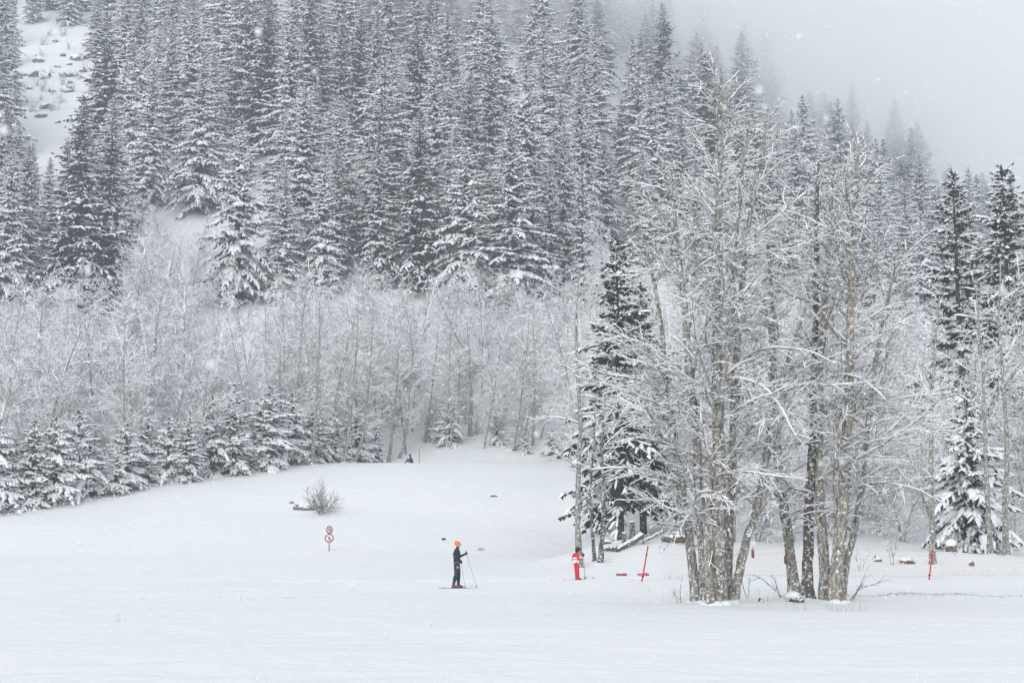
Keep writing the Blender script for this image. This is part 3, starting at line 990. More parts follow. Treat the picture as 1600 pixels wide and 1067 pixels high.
# ------------------------------------------------------------------ the near trunk clumps
HERO = [
    None,
    dict(step=0.24, wig=0.12, trop=0.02, rmin=0.005, kids=5.0, bare=0.08, rel=0.32, ang=(0.6, 1.2), rmax=0.05, flat=0.7),
    dict(step=0.18, wig=0.15, trop=0.004, rmin=0.0038, kids=8.5, bare=0.04, rel=0.44, ang=(0.4, 1.0), rmax=0.007, flat=0.65),
    dict(step=0.17, wig=0.14, trop=-0.015, rmin=0.0024, kids=0, bare=0, rel=0.36, ang=(0.35, 0.9), rmax=0.003),
]
def hero_tree(name, pts_px, D, r0, label, seed, limbs, bias=0.0, mat=None, group="trunks of the near clumps", r_top=0.02, lo=0.15, lmax=4.2, lmin=1.2, droop=0.0, extra=()):
    """pts_px: the trunk in photograph pixels from the foot up, all at distance D (with a little sway in depth)"""
    Rr = random.Random(seed); rng = np.random.default_rng(seed)
    P = []
    for i, (px, py) in enumerate(pts_px):
        p = np.array(at(px, py, D + 0.25 * math.sin(i * 1.3 + seed) * (i > 0)))
        P.append(p)
    P = np.array(P)
    P[0, 2] = H(P[0, 0], P[0, 1])
    base = P[0].copy()
    P = P - base
    P[0, 2] = -0.25
    # resample smoothly
    n = 34
    tt = np.linspace(0, len(P) - 1, n)
    Q = np.stack([np.interp(tt, np.arange(len(P)), P[:, k]) for k in range(3)], axis=1)
    ker = np.array([1, 2, 3, 2, 1]) / 9.0
    Qs = Q.copy()
    for k in range(3):
        Qs[2:-2, k] = np.convolve(Q[:, k], ker, mode='valid')
    Qs[2:-2] += rng.normal(0, 0.012, (n - 4, 3))
    t = np.linspace(0, 1, n)
    Rd = r0 * (1 - t) ** 0.75 + r_top
    Rd[:4] *= [1.6, 1.36, 1.14, 1.04]
    root = thing(name, label, "bare tree", tuple(base), 0, group)
    gt = Geo()
    path_tube(Qs, Rd, 12, gt, 0, True, 0.05, rng)
    tr = obj("trunk", gt.mesh("clump_trunk", [mat or M_BARK], True), root)
    all_limbs, twigs = [], []
    spec = []
    limbs = int(limbs * 1.2)
    for i in range(limbs):
        f = lo + (0.97 - lo) * ((i + Rr.random()) / limbs) ** 0.9
        az = Rr.uniform(0, 2 * math.pi)
        if Rr.random() < abs(bias):
            az = (0 if bias > 0 else math.pi) + Rr.gauss(0, 0.6)
        L = (lmin + (lmax - lmin) * math.sin(math.pi * min(1, (0.10 + f * 0.9)) ** 1.1) ** 0.7) * Rr.uniform(0.6, 1.15) * (1 - 0.45 * f ** 3)
        el = Rr.uniform(0.3, 0.9) + 0.30 * f - droop * (1 - f)
        spec.append((f, az, L, el, None))
    spec += list(extra)
    for (f, az, L, el, rr) in spec:
        k = f * (n - 1); a = int(min(k, n - 2)); w = k - a
        p = Qs[a] * (1 - w) + Qs[a + 1] * w
        rad = rr or min(0.40 * (Rd[a]), 0.030) * min(1, L / 3.2 + 0.15)
        d = _n((math.cos(az) * math.cos(el), math.sin(az) * math.cos(el), math.sin(el)))
        out = []
        H1 = dict(HERO[1]); H1["trop"] = -0.035 + 0.075 * f + Rr.gauss(0, 0.012)
        grow(Rr, tuple(p), d, L, rad, 1, [None, H1] + HERO[2:], out)
        lm = [s for s in out if s[4] == 1]
        all_limbs.append((L, lm))
        twigs += [s for s in out if s[4] > 1]
    all_limbs.sort(key=lambda q: -q[0])
    snow = []
    for i, (L, lm) in enumerate(all_limbs):
        if i < 9:
            gl = Geo()
            path_tube([s[0] for s in lm] + [lm[-1][1]], [s[2] for s in lm] + [lm[-1][3]], 6, gl)
            lo_ = obj("limb", gl.mesh("limb", [M_BARK], True), root)
            g2 = Geo()
            snow_geo(lm, g2, rng, 2.0, 0.98)
            if g2.n:
                obj("limb_snow", g2.mesh("limb_snow", [M_SNOW]), lo_)["kind"] = "stuff"
        else:
            twigs += lm
    gc = Geo(); seg_geo(twigs, gc, [5, 5, 4, 3])
    c = obj("crown", gc.mesh("clump_crown", [M_TWIG]), root)
    gs = Geo(); snow_geo(twigs, gs, rng, 1.25, 0.93, 0.0062)
    obj("snow", gs.mesh("clump_snow", [M_SNOW]), c)["kind"] = "stuff"
    # snow collar where the trunk enters the ground
    gk = Geo()
    for i in range(7):
        a = i / 7 * 6.283
        ball(gk, (math.cos(a) * r0 * 1.5, math.sin(a) * r0 * 1.5, -0.05), (r0 * 1.1, r0 * 1.1, 0.09 + rng.uniform(0, 0.05)), 0, uv_sphere(10, 6), 0.05, rng)
    obj("snow_collar", gk.mesh("snow_collar", [M_GROUND], True), root)
    return root

PI = math.pi
hero_tree("clump_tree", [(1090, 934), (1082, 880), (1074, 820), (1064, 740), (1050, 660), (1040, 600), (1036, 520), (1020, 430), (1000, 350)], 41.0, 0.13,
          "outermost left trunk of the near clump, leaning left as it rises", 1, 18, -0.55, lmax=3.6, lo=0.16, extra=[(0.52, PI, 3.4, 0.25, 0.05), (0.6, PI, 3.0, 0.2, 0.045)])
hero_tree("clump_tree", [(1106, 945), (1100, 880), (1094, 800), (1090, 700), (1080, 600), (1072, 500), (1062, 400), (1052, 320), (1045, 260)], 40.4, 0.14,
          "second trunk from the left in the near clump, slightly tilted left", 2, 20, -0.45, lmax=3.8, lo=0.16, extra=[(0.45, PI - 0.3, 3.8, 0.45, 0.05), (0.36, PI + 0.2, 3.2, 0.15, 0.04)])
hero_tree("clump_tree", [(1120, 949), (1122, 860), (1124, 760), (1122, 640), (1121, 520), (1120, 400), (1124, 280), (1128, 180), (1126, 108)], 40.0, 0.21,
          "thickest and tallest straight trunk in the middle of the near clump", 3, 36, -0.1, lmax=3.9, lo=0.16)
hero_tree("clump_tree", [(1112, 948), (1106, 880), (1102, 820), (1112, 740), (1128, 620), (1140, 500), (1152, 380), (1160, 270), (1170, 190)], 39.7, 0.085,
          "thin pale trunk just in front of the thickest one in the near clump", 4, 18, 0.1, M_BARK_WARM, lmax=3.0, lo=0.3)
hero_tree("clump_tree", [(1132, 944), (1138, 860), (1142, 780), (1146, 680), (1150, 560), (1160, 440), (1172, 330), (1190, 240), (1200, 170)], 40.8, 0.13,
          "dark grey trunk close behind the thickest one, right side", 5, 22, 0.3, lmax=3.4, lo=0.3)
hero_tree("clump_tree", [(1140, 946), (1154, 900), (1164, 850), (1182, 800), (1193, 740), (1204, 660), (1222, 590), (1238, 540), (1260, 480)], 40.2, 0.125,
          "curved trunk bending right, outermost of the near clump", 6, 16, 0.5, M_BARK, lmax=2.8, lo=0.3)
hero_tree("clump_tree", [(1243, 928), (1236, 870), (1226, 800), (1216, 720), (1210, 620), (1207, 520), (1204, 420), (1196, 340), (1190, 270)], 42.0, 0.15,
          "left trunk of the second clump, leaning left above a snowy log", 7, 24, -0.2, lmax=3.2, lo=0.16)
hero_tree("clump_tree", [(1262, 936), (1262, 880), (1263, 800), (1270, 700), (1272, 600), (1274, 480), (1276, 380), (1277, 300), (1279, 250)], 41.2, 0.15,
          "dark snow-streaked trunk second from left in the second clump", 8, 22, 0.0, M_BARK_DARK, lmax=2.8, lo=0.3)
hero_tree("clump_tree", [(1291, 940), (1288, 880), (1282, 800), (1278, 700), (1280, 600), (1288, 480), (1296, 380), (1300, 290), (1306, 235)], 41.0, 0.15,
          "straight grey trunk in the middle of the second clump", 9, 24, 0.2, lmax=3.2, lo=0.16)
hero_tree("clump_tree", [(1305, 949), (1308, 880), (1316, 800), (1322, 700), (1326, 600), (1328, 500), (1332, 400), (1338, 300), (1342, 225)], 40.6, 0.19,
          "thick tall trunk at the right of the second clump", 10, 34, 0.3, M_BARK_WARM, lmax=3.8, lo=0.22)
hero_tree("clump_tree", [(1312, 940), (1322, 880), (1338, 820), (1348, 760), (1354, 680), (1362, 600), (1376, 520), (1392, 440), (1410, 370)], 40.9, 0.09,
          "thin trunk of the second clump leaning right toward the slanting stake", 11, 20, 0.55, lmax=3.4, lo=0.2)
# single slim trees behind the red-suited skier
hero_tree("slim_tree", [(905, 856), (902, 800), (904, 740), (907, 660), (902, 580), (900, 500), (905, 420)], 68.5, 0.13,
          "slim bare tree rising right behind the red-suited skier's head", 12, 9, -0.3, lmax=3.0, lo=0.3, group="slim trees beside the skier")
hero_tree("slim_tree", [(929, 850), (924, 812), (921, 770), (928, 700), (930, 630)], 69.5, 0.07,
          "thinnest bent stem between the skier's tree and the log", 13, 10, 0.0, M_BARK_DARK, lmax=2.2, lo=0.3, group="slim trees beside the skier")
hero_tree("slim_tree", [(937, 853), (943, 815), (943, 770), (940, 700), (946, 620), (950, 560)], 69.0, 0.10,
          "dark bare stem with a curved foot at the log's end", 14, 12, 0.2, M_BARK_DARK, lmax=2.6, lo=0.3, group="slim trees beside the skier")
hero_tree("slim_tree", [(1458, 888), (1456, 820), (1454, 720), (1456, 620), (1462, 520), (1470, 440)], 66.0, 0.13,
          "bare tree standing right behind the slanting red stake", 15, 10, 0.0, lmax=2.6, lo=0.5, group="slim trees behind the net")
hero_tree("slim_tree", [(1548, 868), (1544, 800), (1540, 720), (1538, 620), (1530, 520), (1524, 440)], 70.0, 0.12,
          "pale slim tree in front of the snow-padded young spruce", 16, 6, 0.0, lmax=2.2, lo=0.7, group="slim trees behind the net")
hero_tree("slim_tree", [(1572, 866), (1570, 800), (1574, 700), (1568, 600), (1560, 500), (1564, 400)], 71.0, 0.14,
          "slim tree right of the snow-padded young spruce", 17, 9, 0.5, lmax=2.6, lo=0.6, group="slim trees behind the net")
# pale trees that show at the front of the wood on the crest
for i, (pts, D, r, lab) in enumerate([
        ([(488, 736), (490, 690), (494, 640), (497, 580), (500, 520), (498, 460)], 124, 0.17, "pale bare tree standing alone at the wood's edge above the round signs"),
        ([(538, 730), (544, 680), (550, 620), (556, 560), (560, 480)], 127, 0.17, "grey bare tree right of the dark upright young spruce"),
        ([(552, 729), (562, 700), (570, 670), (574, 620), (580, 560), (582, 500)], 128, 0.14, "bare tree with a slanting foot at the wood's edge"),
        ([(606, 726), (612, 690), (616, 650), (620, 600), (624, 530)], 134, 0.15, "bare tree behind the sitting person's ski"),
        ([(622, 722), (630, 700), (636, 670), (640, 620), (646, 540)], 135, 0.15, "bare tree rising behind the sitting person"),
        ([(735, 706), (734, 670), (736, 640), (734, 580), (730, 500)], 142, 0.25, "dark thick trunk behind the bare crest above the orange-hatted skier"),
        ([(796, 718), (808, 700), (818, 680), (822, 665), (828, 640)], 138, 0.15, "slanting dead trunk leaning right at the crest's far side"),
        ([(832, 716), (834, 680), (834, 640), (836, 580), (832, 480)], 139, 0.16, "straight bare tree right of the slanting dead trunk")]):
    hero_tree("edge_tree", pts, D, r, lab, 40 + i, 14, 0.0, M_BARK, "bare trees at the crest's forest edge", lmax=3.4, lo=0.3)

def ground_at(px, py, D0=60.0):
    a, b = ray(px, py)
    D = 10.0
    while D < 140 and CAM_H + b * D > H(a * D, D):
        D += 0.1
    return a * D, D, H(a * D, D)


# ------------------------------------------------------------------ bushes, saplings and twigs
BUSH = [None,
        dict(step=0.16, wig=0.10, trop=0.04, rmin=0.004, kids=9.0, bare=0.12, rel=0.5, ang=(0.3, 0.8), rmax=0.03),
        dict(step=0.14, wig=0.12, trop=0.03, rmin=0.0035, kids=7.0, bare=0.1, rel=0.65, ang=(0.3, 0.8), rmax=0.012),
        dict(step=0.12, wig=0.16, trop=0.02, rmin=0.003, kids=0, bare=0, rel=0.5, ang=(0.3, 0.8), rmax=0.006)]
BUSH_T = [None, dict(BUSH[1], kids=4.0, bare=0.25), dict(BUSH[2], kids=3.5, rel=0.5), BUSH[3]]
def bush(name, x, y, label, cat, seed, stems, L, r, spread, lean=(0, 0), thick=0.5, group=None, fat=0.0):
    Rr = random.Random(seed); rng = np.random.default_rng(seed)
    root = thing(name, label, cat, (x, y, H(x, y)), 0, group)
    twigs = []
    for i in range(stems):
        az = Rr.uniform(0, 6.283)
        d = _n((math.cos(az) * spread + lean[0], math.sin(az) * spread + lean[1], 1))
        out = []
        grow(Rr, (math.cos(az) * 0.04, math.sin(az) * 0.04, -0.12), d, L * Rr.uniform(0.6, 1.1), r, 1, BUSH if fat else BUSH_T, out)
        out = [(a_, b_, c_ + fat, d_ + fat, e_) for a_, b_, c_, d_, e_ in out]
        st = [s for s in out if s[4] == 1]
        g = Geo(); path_tube([s[0] for s in st] + [st[-1][1]], [s[2] for s in st] + [st[-1][3]], 6, g)
        obj("stem", g.mesh("stem", [M_TWIG]), root)
        twigs += [s for s in out if s[4] > 1]
    g = Geo(); seg_geo(twigs, g, [4, 4, 3, 3])
    c = obj("twigs", g.mesh("twigs", [M_TWIG]), root); c["kind"] = "stuff"
    g = Geo(); snow_geo(twigs, g, rng, thick, 0.7)
    obj("snow", g.mesh("bush_snow", [M_SNOW]), c)["kind"] = "stuff"
    return root
p = ground_at(502, 804)
bush("bare_bush", p[0], p[1], "small round bare bush alone on the snow slope beside rocks", "bush", 61, 8, 2.5, 0.022, 0.6, (0.12, 0), 0.7, fat=0.0015)
for i, (px, D, L, lab, ln) in enumerate([(1238, 42.2, 1.7, "thin bare twig shrub left of the second clump's foot", (-0.5, 0)), (1225, 43.0, 1.2, "low twig shrub between the two trunk clumps", (-0.4, 0.2)),
                                        (1062, 42.5, 1.0, "small twig shrub at the left foot of the near clump", (-0.3, 0)), (1170, 43.5, 1.1, "slender sapling behind the curved trunk", (0.1, 0)),
                                        (1325, 42, 1.6, "arching twig shrub right of the second clump's foot", (0.7, 0)), (1345, 64, 1.8, "bare shrub behind the net, right of the second clump", (0.1, 0)),
                                        (1395, 66, 2.0, "bare shrub behind the net near the brown rock", (0.2, 0)), (1030, 70, 1.6, "bare shrub right of the fallen log", (0.5, 0)), (1150, 66, 1.5, "bare shrub behind the near clump", (0.1, 0)),
                                        (1575, 69, 1.4, "bare shrub near the right picture edge behind the net", (0, 0)), (1500, 68, 1.0, "low shrub by the snow-capped stump", (-0.2, 0))]):
    x = ray(px, 900)[0] * D
    bush("twig_shrub", x, D, lab, "shrub", 70 + i, 3 if L > 1.3 else 2, L, 0.010, 0.35, ln, 0.8, "twig shrubs around the clumps and the net")

# dry grass poking through the snow
rg = np.random.default_rng(17)
gg = Geo()
pts = []
for (px, py, n, sx) in [(1187, 940, 26, 2.4), (1080, 930, 16, 1.0), (1320, 955, 24, 1.0), (1200, 930, 26, 2.0), (1060, 925, 10, 1.0), (185, 972, 4, 0.15), (165, 825, 8, 2.0), (1520, 895, 24, 4.0), (500, 808, 10, 1.0), (1050, 905, 16, 1.2)]:
    x0, D, _z = ground_at(px, py)
    for _ in range(n):
        x, y = x0 + rg.normal(0, sx / 2), D + rg.normal(0, sx / 4)
        z = H(x, y)
        h = rg.uniform(0.08, 0.24); a = rg.normal(0, 0.25, 2)
        pts.append(((x, y, z - 0.03), (x + a[0] * h, y + a[1] * h, z + h)))
P0 = np.array([q[0] for q in pts]); P1 = np.array([q[1] for q in pts])
tubes(P0, P1, np.full(len(P0), 0.005), np.full(len(P0), 0.002), 3, gg)
tag(obj("grass", gg.mesh("grass", [M_GRASS])), "sparse dry grass stalks poking through the snow", "grass", None, "stuff")

# ------------------------------------------------------------------ rocks, logs, stumps
def lumpy(name, label, cat, loc, size, mat, seed, cap=True, group=None, rz=0.0):
    rng = np.random.default_rng(seed)
    root = thing(name, label, cat, loc, rz, group)
    g = Geo()
    V, t, q = uv_sphere(10, 7)
    V = V + rng.normal(0, 0.13, V.shape)
    f = 1 + 0.22 * np.sin(V @ rng.normal(0, 2.4, 3) + seed) + 0.16 * np.sin(V @ rng.normal(0, 4.5, 3)) + rng.normal(0, 0.08, len(V))
    W = V * f[:, None]
    g.add(W * np.array(size), [t, q])
    obj("stone" if mat is M_ROCK else "body", g.mesh("rock_body", [mat]), root)
    if cap:
        g = Geo()
        Wc = W.copy()
        up = Wc[:, 2] > -0.05
        Wc = Wc * 1.05
        Wc[:, 2] = np.where(up, Wc[:, 2] + 0.16, 0.05 + 0.2 * Wc[:, 2])
        Wc[~up, :2] *= 0.8
        g.add(Wc * np.array(size), [t, q])
        obj("snow_cap", g.mesh("snow_cap", [M_SNOW], True), root)
    return root

# boulders of the clearing high on the slope
rb = random.Random(3)
def on_hill(px, py):
    a, b = ray(px, py)
    D = 180.0
    while D < 349 and CAM_H + b * D > H(a * D, D):
        D += 0.5
    return a * D, D, H(a * D, D)
bl = [(62, 96, 1.5), (60, 118, 2.2), (70, 122, 1.6), (37, 118, 1.2), (98, 88, 1.0), (102, 119, 1.6), (116, 118, 1.2), (120, 94, 1.9), (130, 112, 1.1), (104, 144, 1.4), (90, 106, 0.9), (82, 144, 0.9), (110, 130, 0.8), (108, 102, 0.9),
      (88, 66, 1.2), (46, 140, 1.1), (70, 168, 1.8), (64, 182, 1.6), (133, 92, 1.5)]
blab = []
slab = []
for i in range(22):
    px, py = rb.uniform(36, 140), rb.uniform(52, 205)
    if not in_clearing(px, py):
        continue
    x, y, z = on_hill(px, py); v = rb.choice(range(4)); s = rb.uniform(0.3, 0.6)
    t = place_tree("tall_shrub", UV_[v], None, "shrub", (x, y, z - 0.1), rb.uniform(0, 6.28), s, "scrub in the rocky clearing")
    slab.append([t, f"{'small' if s < 0.45 else 'larger'} leafless scrub {'high up' if py < 95 else 'halfway' if py < 150 else 'low down'} in the rocky clearing", px])
finish_labels(slab, "scrub")
for i, (px, py, s) in enumerate(bl):
    x, y, z = on_hill(px, py)
    o = lumpy("boulder", None, "boulder", (x, y, z - 0.1 * s), (s * rb.uniform(0.5, 1.1), s * 0.7, s * rb.uniform(0.35, 0.8)), M_ROCK, 200 + i, True, "boulders in the rocky clearing", rb.uniform(0, 3))
    o["label"] = f"{'large' if s > 1.55 else 'middling' if s > 1.05 else 'small'} dark boulder {'in the upper part' if py < 100 else 'in the middle' if py < 130 else 'in the lower part'} of the rocky snow clearing"
    blab.append([o, o["label"], px])
finish_labels(blab, "boulder")

for i, (px, py, sz, lab) in enumerate([(484, 795, (1.0, 0.6, 0.35), "largest dark rock just left of the small bare bush"), (471, 791, (0.45, 0.35, 0.22), "flat rock left of the largest rock by the bush"),
                                       (463, 796, (0.25, 0.2, 0.18), "small round rock left of the bush rocks"), (456, 786, (0.22, 0.2, 0.12), "tiny stone higher up, leftmost of the bush rocks")]):
    x, y, z = ground_at(px, py)
    lumpy("rock", lab, "rock", (x, y, z + 0.02), sz, M_ROCK, 240 + i, i < 2, "rocks beside the small bush")
for i, (px, py, sz, mat, nm, cat, cap, lab) in enumerate([
        (1418, 880, (0.32, 0.25, 0.2), M_BROWN, "rock", "rock", True, "brown rock lying in snow behind the net, left of the slanting stake"),
        (1372, 877, (0.18, 0.15, 0.18), M_BROWN, "rock", "rock", True, "small brown stone behind the net, near the second clump"),
        (1518, 884, (0.12, 0.1, 0.14), M_BROWN, "rock", "rock", False, "tiny dark stone on the bank below the snow-padded spruce"),
        (693, 843, (0.16, 0.12, 0.07), M_BLACK, "clod", "clod", False, "tiny dark clod on the snow above the orange-hatted skier"),
        (771, 776, (0.25, 0.18, 0.08), M_ROCK, "clod", "clod", False, "small dark speck of earth high on the open snow slope"),
        (948, 849, (0.30, 0.2, 0.16), M_BROWN, "log_end", "log", True, "short snowy log end behind the red-suited skier's pole")]):
    x, y, z = ground_at(px, py)
    lumpy(nm, lab, cat, (x, y, z + sz[2] * 0.3), sz, mat, 260 + i, cap)

def log(name, label, p0, p1, r0, r1, seed, mat=M_BROWN, snow=True, branches=0):
    rng = np.random.default_rng(seed)
    P0, P1 = np.array(p0), np.array(p1)
    root = thing(name, label, "log", tuple(P0))
    n = 9
    Q = np.array([(P1 - P0) * t for t in np.linspace(0, 1, n)]) + rng.normal(0, 0.02, (n, 3))
    Rr = np.linspace(r0, r1, n) * rng.uniform(0.9, 1.1, n)
    g = Geo(); path_tube(Q, Rr, 9, g, 0, True, 0.06, rng)
    obj("trunk", g.mesh("log_trunk", [mat]), root)
    if snow:
        g = Geo()
        segs = [(tuple(Q[i]), tuple(Q[i + 1]), Rr[i], Rr[i + 1], 1) for i in range(n - 1)]
        snow_geo(segs, g, rng, 0.6, 1.0)
        obj("snow", g.mesh("log_snow", [M_SNOW]), root)
    for i in range(branches):
        t = rng.uniform(0.1, 0.9)
        b = (P1 - P0) * t
        g = Geo(); path_tube([b, b + rng.normal(0, 0.12, 3) + np.array([0, -0.1, 0.22])], [0.03, 0.012], 5, g)
        obj("branch_stub", g.mesh("branch_stub", [M_BARK_DARK]), root)
    return root
a = ground_at(964, 863); b = ground_at(1004, 848)
log("fallen_log", "thick brown fallen log behind the red stake, slanting up to the right", (a[0], a[1], a[2] + 0.1), (b[0], b[1], b[2] + 0.35), 0.11, 0.17, 1, branches=3)
a = ground_at(942, 860); b = ground_at(966, 862)
log("fallen_log", "dark thin log lying at the slim tree's curved foot", (a[0], a[1], a[2] + 0.08), (b[0], b[1], b[2] + 0.1), 0.12, 0.13, 2, M_BARK_DARK)
a = at(1004, 846, 72.0); b = at(1036, 832, 74.0)
log("fallen_log", "snow-topped bough leaning from the brown log toward the clump", (a[0], 72.0, a[2]), (b[0], 74.0, b[2] + 0.1), 0.09, 0.05, 3, M_BARK_DARK)
a = at(1036, 842, 74.0); b = at(1075, 838, 75.0)
log("fallen_log", "brown rotten log half hidden behind the near clump's low branches", (a[0], 74.0, H(a[0], 74) + 0.15), (b[0], 75.0, H(b[0], 75) + 0.3), 0.16, 0.2, 4)
a = at(1235, 938, 40.6); b = at(1252, 943, 40.2)
log("fallen_log", "short log under a round snow cap at the second clump's foot", (a[0], 40.6, H(a[0], 40.6) + 0.06), (b[0], 40.2, H(b[0], 40.2) + 0.03), 0.13, 0.11, 5)
lumpy("snow_hump", "rounded snow hump lying over the short log by the second clump", "snow hump", (at(1242, 932, 40.5)[0], 40.45, H(at(1242, 932, 40.5)[0], 40.45) + 0.16), (0.24, 0.2, 0.14), M_GROUND, 301, False)

def stump(name, label, x, y, h, r, mat, seed, cap):
    rng = np.random.default_rng(seed)
    z = H(x, y)
    root = thing(name, label, "stump", (x, y, z))
    g = Geo(); path_tube([(0, 0, -0.1), (0, 0, 0.06), (0, 0, h * 0.5), (0.01, 0, h)], [r * 1.3, r * 1.12, r, r * 0.97], 12, g, 0, True, 0.05, rng)
    obj("trunk", g.mesh("stump_trunk", [mat]), root)
    if cap:
        g = Geo(); ball(g, (0, 0, h + cap * 0.15), (r * 1.15, r * 1.15, cap), 0, uv_sphere(14, 9), 0.03, rng)
        obj("snow_cap", g.mesh("stump_cap", [M_SNOW], True), root)
    return root
stump("tree_stump", "dark broken stump standing between the near clump's trunks", at(1099, 930, 41.6)[0], 41.6, 0.95, 0.17, M_BARK_DARK, 5, 0.06)
xx = at(1487, 872, 70)[0]
stump("tree_stump", "brown stump with a round snow cap beside the snow-padded spruce", xx, 70, 0.36, 0.24, M_BROWN, 6, 0.22)
stump("tree_stump", "short dark root stump beside the snowy log", at(1187, 938, 41)[0], 41.0, 0.10, 0.035, M_BARK_DARK, 7, 0)
for (px, D, h, r, lab) in [(975, 72.5, 0.55, 0.10, "upright broken stub behind the brown fallen log"), (988, 74.0, 0.9, 0.14, "dark trunk foot under the dark brownish spruce")]:
    stump("tree_stump", lab, at(px, 845, D)[0], D, h, r, M_BARK_DARK, 9, 0.05)

# crumbs of dirty snow along the track edge
rc = np.random.default_rng(4)
gcl = Geo()
for _ in range(500):
    x = rc.uniform(10.5, 19.5); y = 47.6 + 0.25 * math.sin(x * 0.35) - 0.25 + rc.normal(0, 0.22)
    s = rc.uniform(0.012, 0.035)
    ball(gcl, (x, y, H(x, y) + s * 0.1), (s * 1.6, s, s * 0.7), 0, uv_sphere(5, 4), 0.15, rc)
for _ in range(45):
    x = rc.uniform(-12, -6); y = 46.0 + 0.3 * math.sin(x * 0.3) + rc.normal(0, 0.2)
    s = rc.uniform(0.01, 0.03)
    ball(gcl, (x, y, H(x, y)), (s * 1.8, s, s * 0.6), 0, uv_sphere(5, 4), 0.15, rc)
tag(obj("snow_clods", gcl.mesh("snow_clods", [M_DIRT])), "crumbs of dirty snow along the track edge", "snow", None, "stuff")

# ------------------------------------------------------------------ stakes, net, mats, sign
def stake(name, label, foot, top, r, seed, collar=True, tip=True, mat=M_RED, group=None):
    F0, T0 = np.array(foot), np.array(top)
    d = (T0 - F0)
    root = thing(name, label, "stake", tuple(F0), 0, group)
    g = Geo(); path_tube([-d * 0.08, d * 0.0, d * 0.5, d], [r, r, r, r * 0.95], 10, g)
    obj("pole", g.mesh("stake_pole", [mat], False), root)
    u = d / np.linalg.norm(d)
    if tip:
        g = Geo(); path_tube([d + u * 0.005, d + u * 0.06, d + u * 0.10], [r * 1.25, r * 1.1, r * 0.3], 8, g)
        obj("cap", g.mesh("stake_cap", [M_RED_DULL]), root)
    if collar:
        for f in (0.16,):
            g = Geo(); path_tube([d * f - u * 0.025, d * f + u * 0.025], [r * 1.7, r * 1.7], 9, g)
            obj("clip", g.mesh("stake_clip", [M_BLACK]), root)
        g = Geo(); path_tube([d * 0.80 - u * 0.05, d * 0.80 + u * 0.05], [r * 1.2, r * 1.2], 9, g)
        obj("band", g.mesh("stake_band", [M_SIGN_RED]), root)
    return root
G_ST = "red stakes holding the safety net"
def stake_px(foot_px, top_px, D, label, **k):
    f = list(at(*foot_px, D)); t_ = at(*top_px, D)
    f[2] = H(f[0], D)
    return stake("red_stake", label, f, t_, 0.032, 1, group=G_ST, **k)
stake_px((1003, 912), (1012, 856), 60, "red stake leaning right at the net's end beside the red mats")
stake_px((1452, 914), (1457, 861), 60, "slanting red stake by the net in front of the slim tree")
stake_px((1290, 912), (1294, 853), 60.5, "red stake half hidden between the second clump's trunks")
D = 130.0
f = at(655, 727, D)
stake("far_stake", "thin red stake on the crest right of the sitting person", (f[0], D, H(f[0], D)), at(655, 704, D), 0.032, 2, collar=False, mat=M_RED_DULL)

def net(label, pts, h0, h1, seed):
    """cord net strung along ground points"""
    rng = np.random.default_rng(seed)
    P = np.array(pts, dtype=float)
    seg = np.linalg.norm(np.diff(P[:, :2], axis=0), axis=1)
    s = np.concatenate([[0], np.cumsum(seg)])
    n = int(s[-1] / 0.12)
    ss = np.linspace(0, s[-1], n)
    X = np.interp(ss, s, P[:, 0]); Y = np.interp(ss, s, P[:, 1]) + 0.05 * np.sin(ss * 1.1)
    Z = height(X, Y)
    sag = 0.10 * np.sin(ss * 0.55) ** 2
    root = thing("safety_net", label, "net", (P[0, 0], P[0, 1], Z[0]))
    rows = np.linspace(0, 1, 9)
    B0 = np.array([P[0, 0], P[0, 1], Z[0]])
    G = np.stack([np.stack([X, Y + 0.02 * r, Z + h0 * (1 - r) + (h1 - sag) * r], axis=1) for r in rows]) - B0
    G = G + rng.normal(0, 0.006, G.shape)
    g = Geo()
    a, b = G[:, :-1].reshape(-1, 3), G[:, 1:].reshape(-1, 3)
    tubes(a, b, np.full(len(a), 0.0028), np.full(len(a), 0.0028), 3, g)
    a, b = G[:-1].reshape(-1, 3), G[1:].reshape(-1, 3)
    tubes(a, b, np.full(len(a), 0.0024), np.full(len(a), 0.0024), 3, g)
    c = obj("mesh", g.mesh("net_mesh", [M_NET]), root); c["kind"] = "stuff"
    for r, nm in ((0, "bottom_rope"), (-1, "top_rope")):
        g = Geo(); path_tube(G[r], np.full(n, 0.006), 4, g)
        obj(nm, g.mesh(nm, [M_NET]), root)
    return root
x1003 = at(1003, 912, 60)[0]
net("pink cord safety net strung along the snow between red stakes", [(x1003 + 0.9, 60.3, 0), (9.0, 61.0, 0), (13.4, 60.6, 0), (17.7, 60.2, 0), (22.0, 60.6, 0), (26.0, 61.0, 0)], 0.12, 1.05, 3)

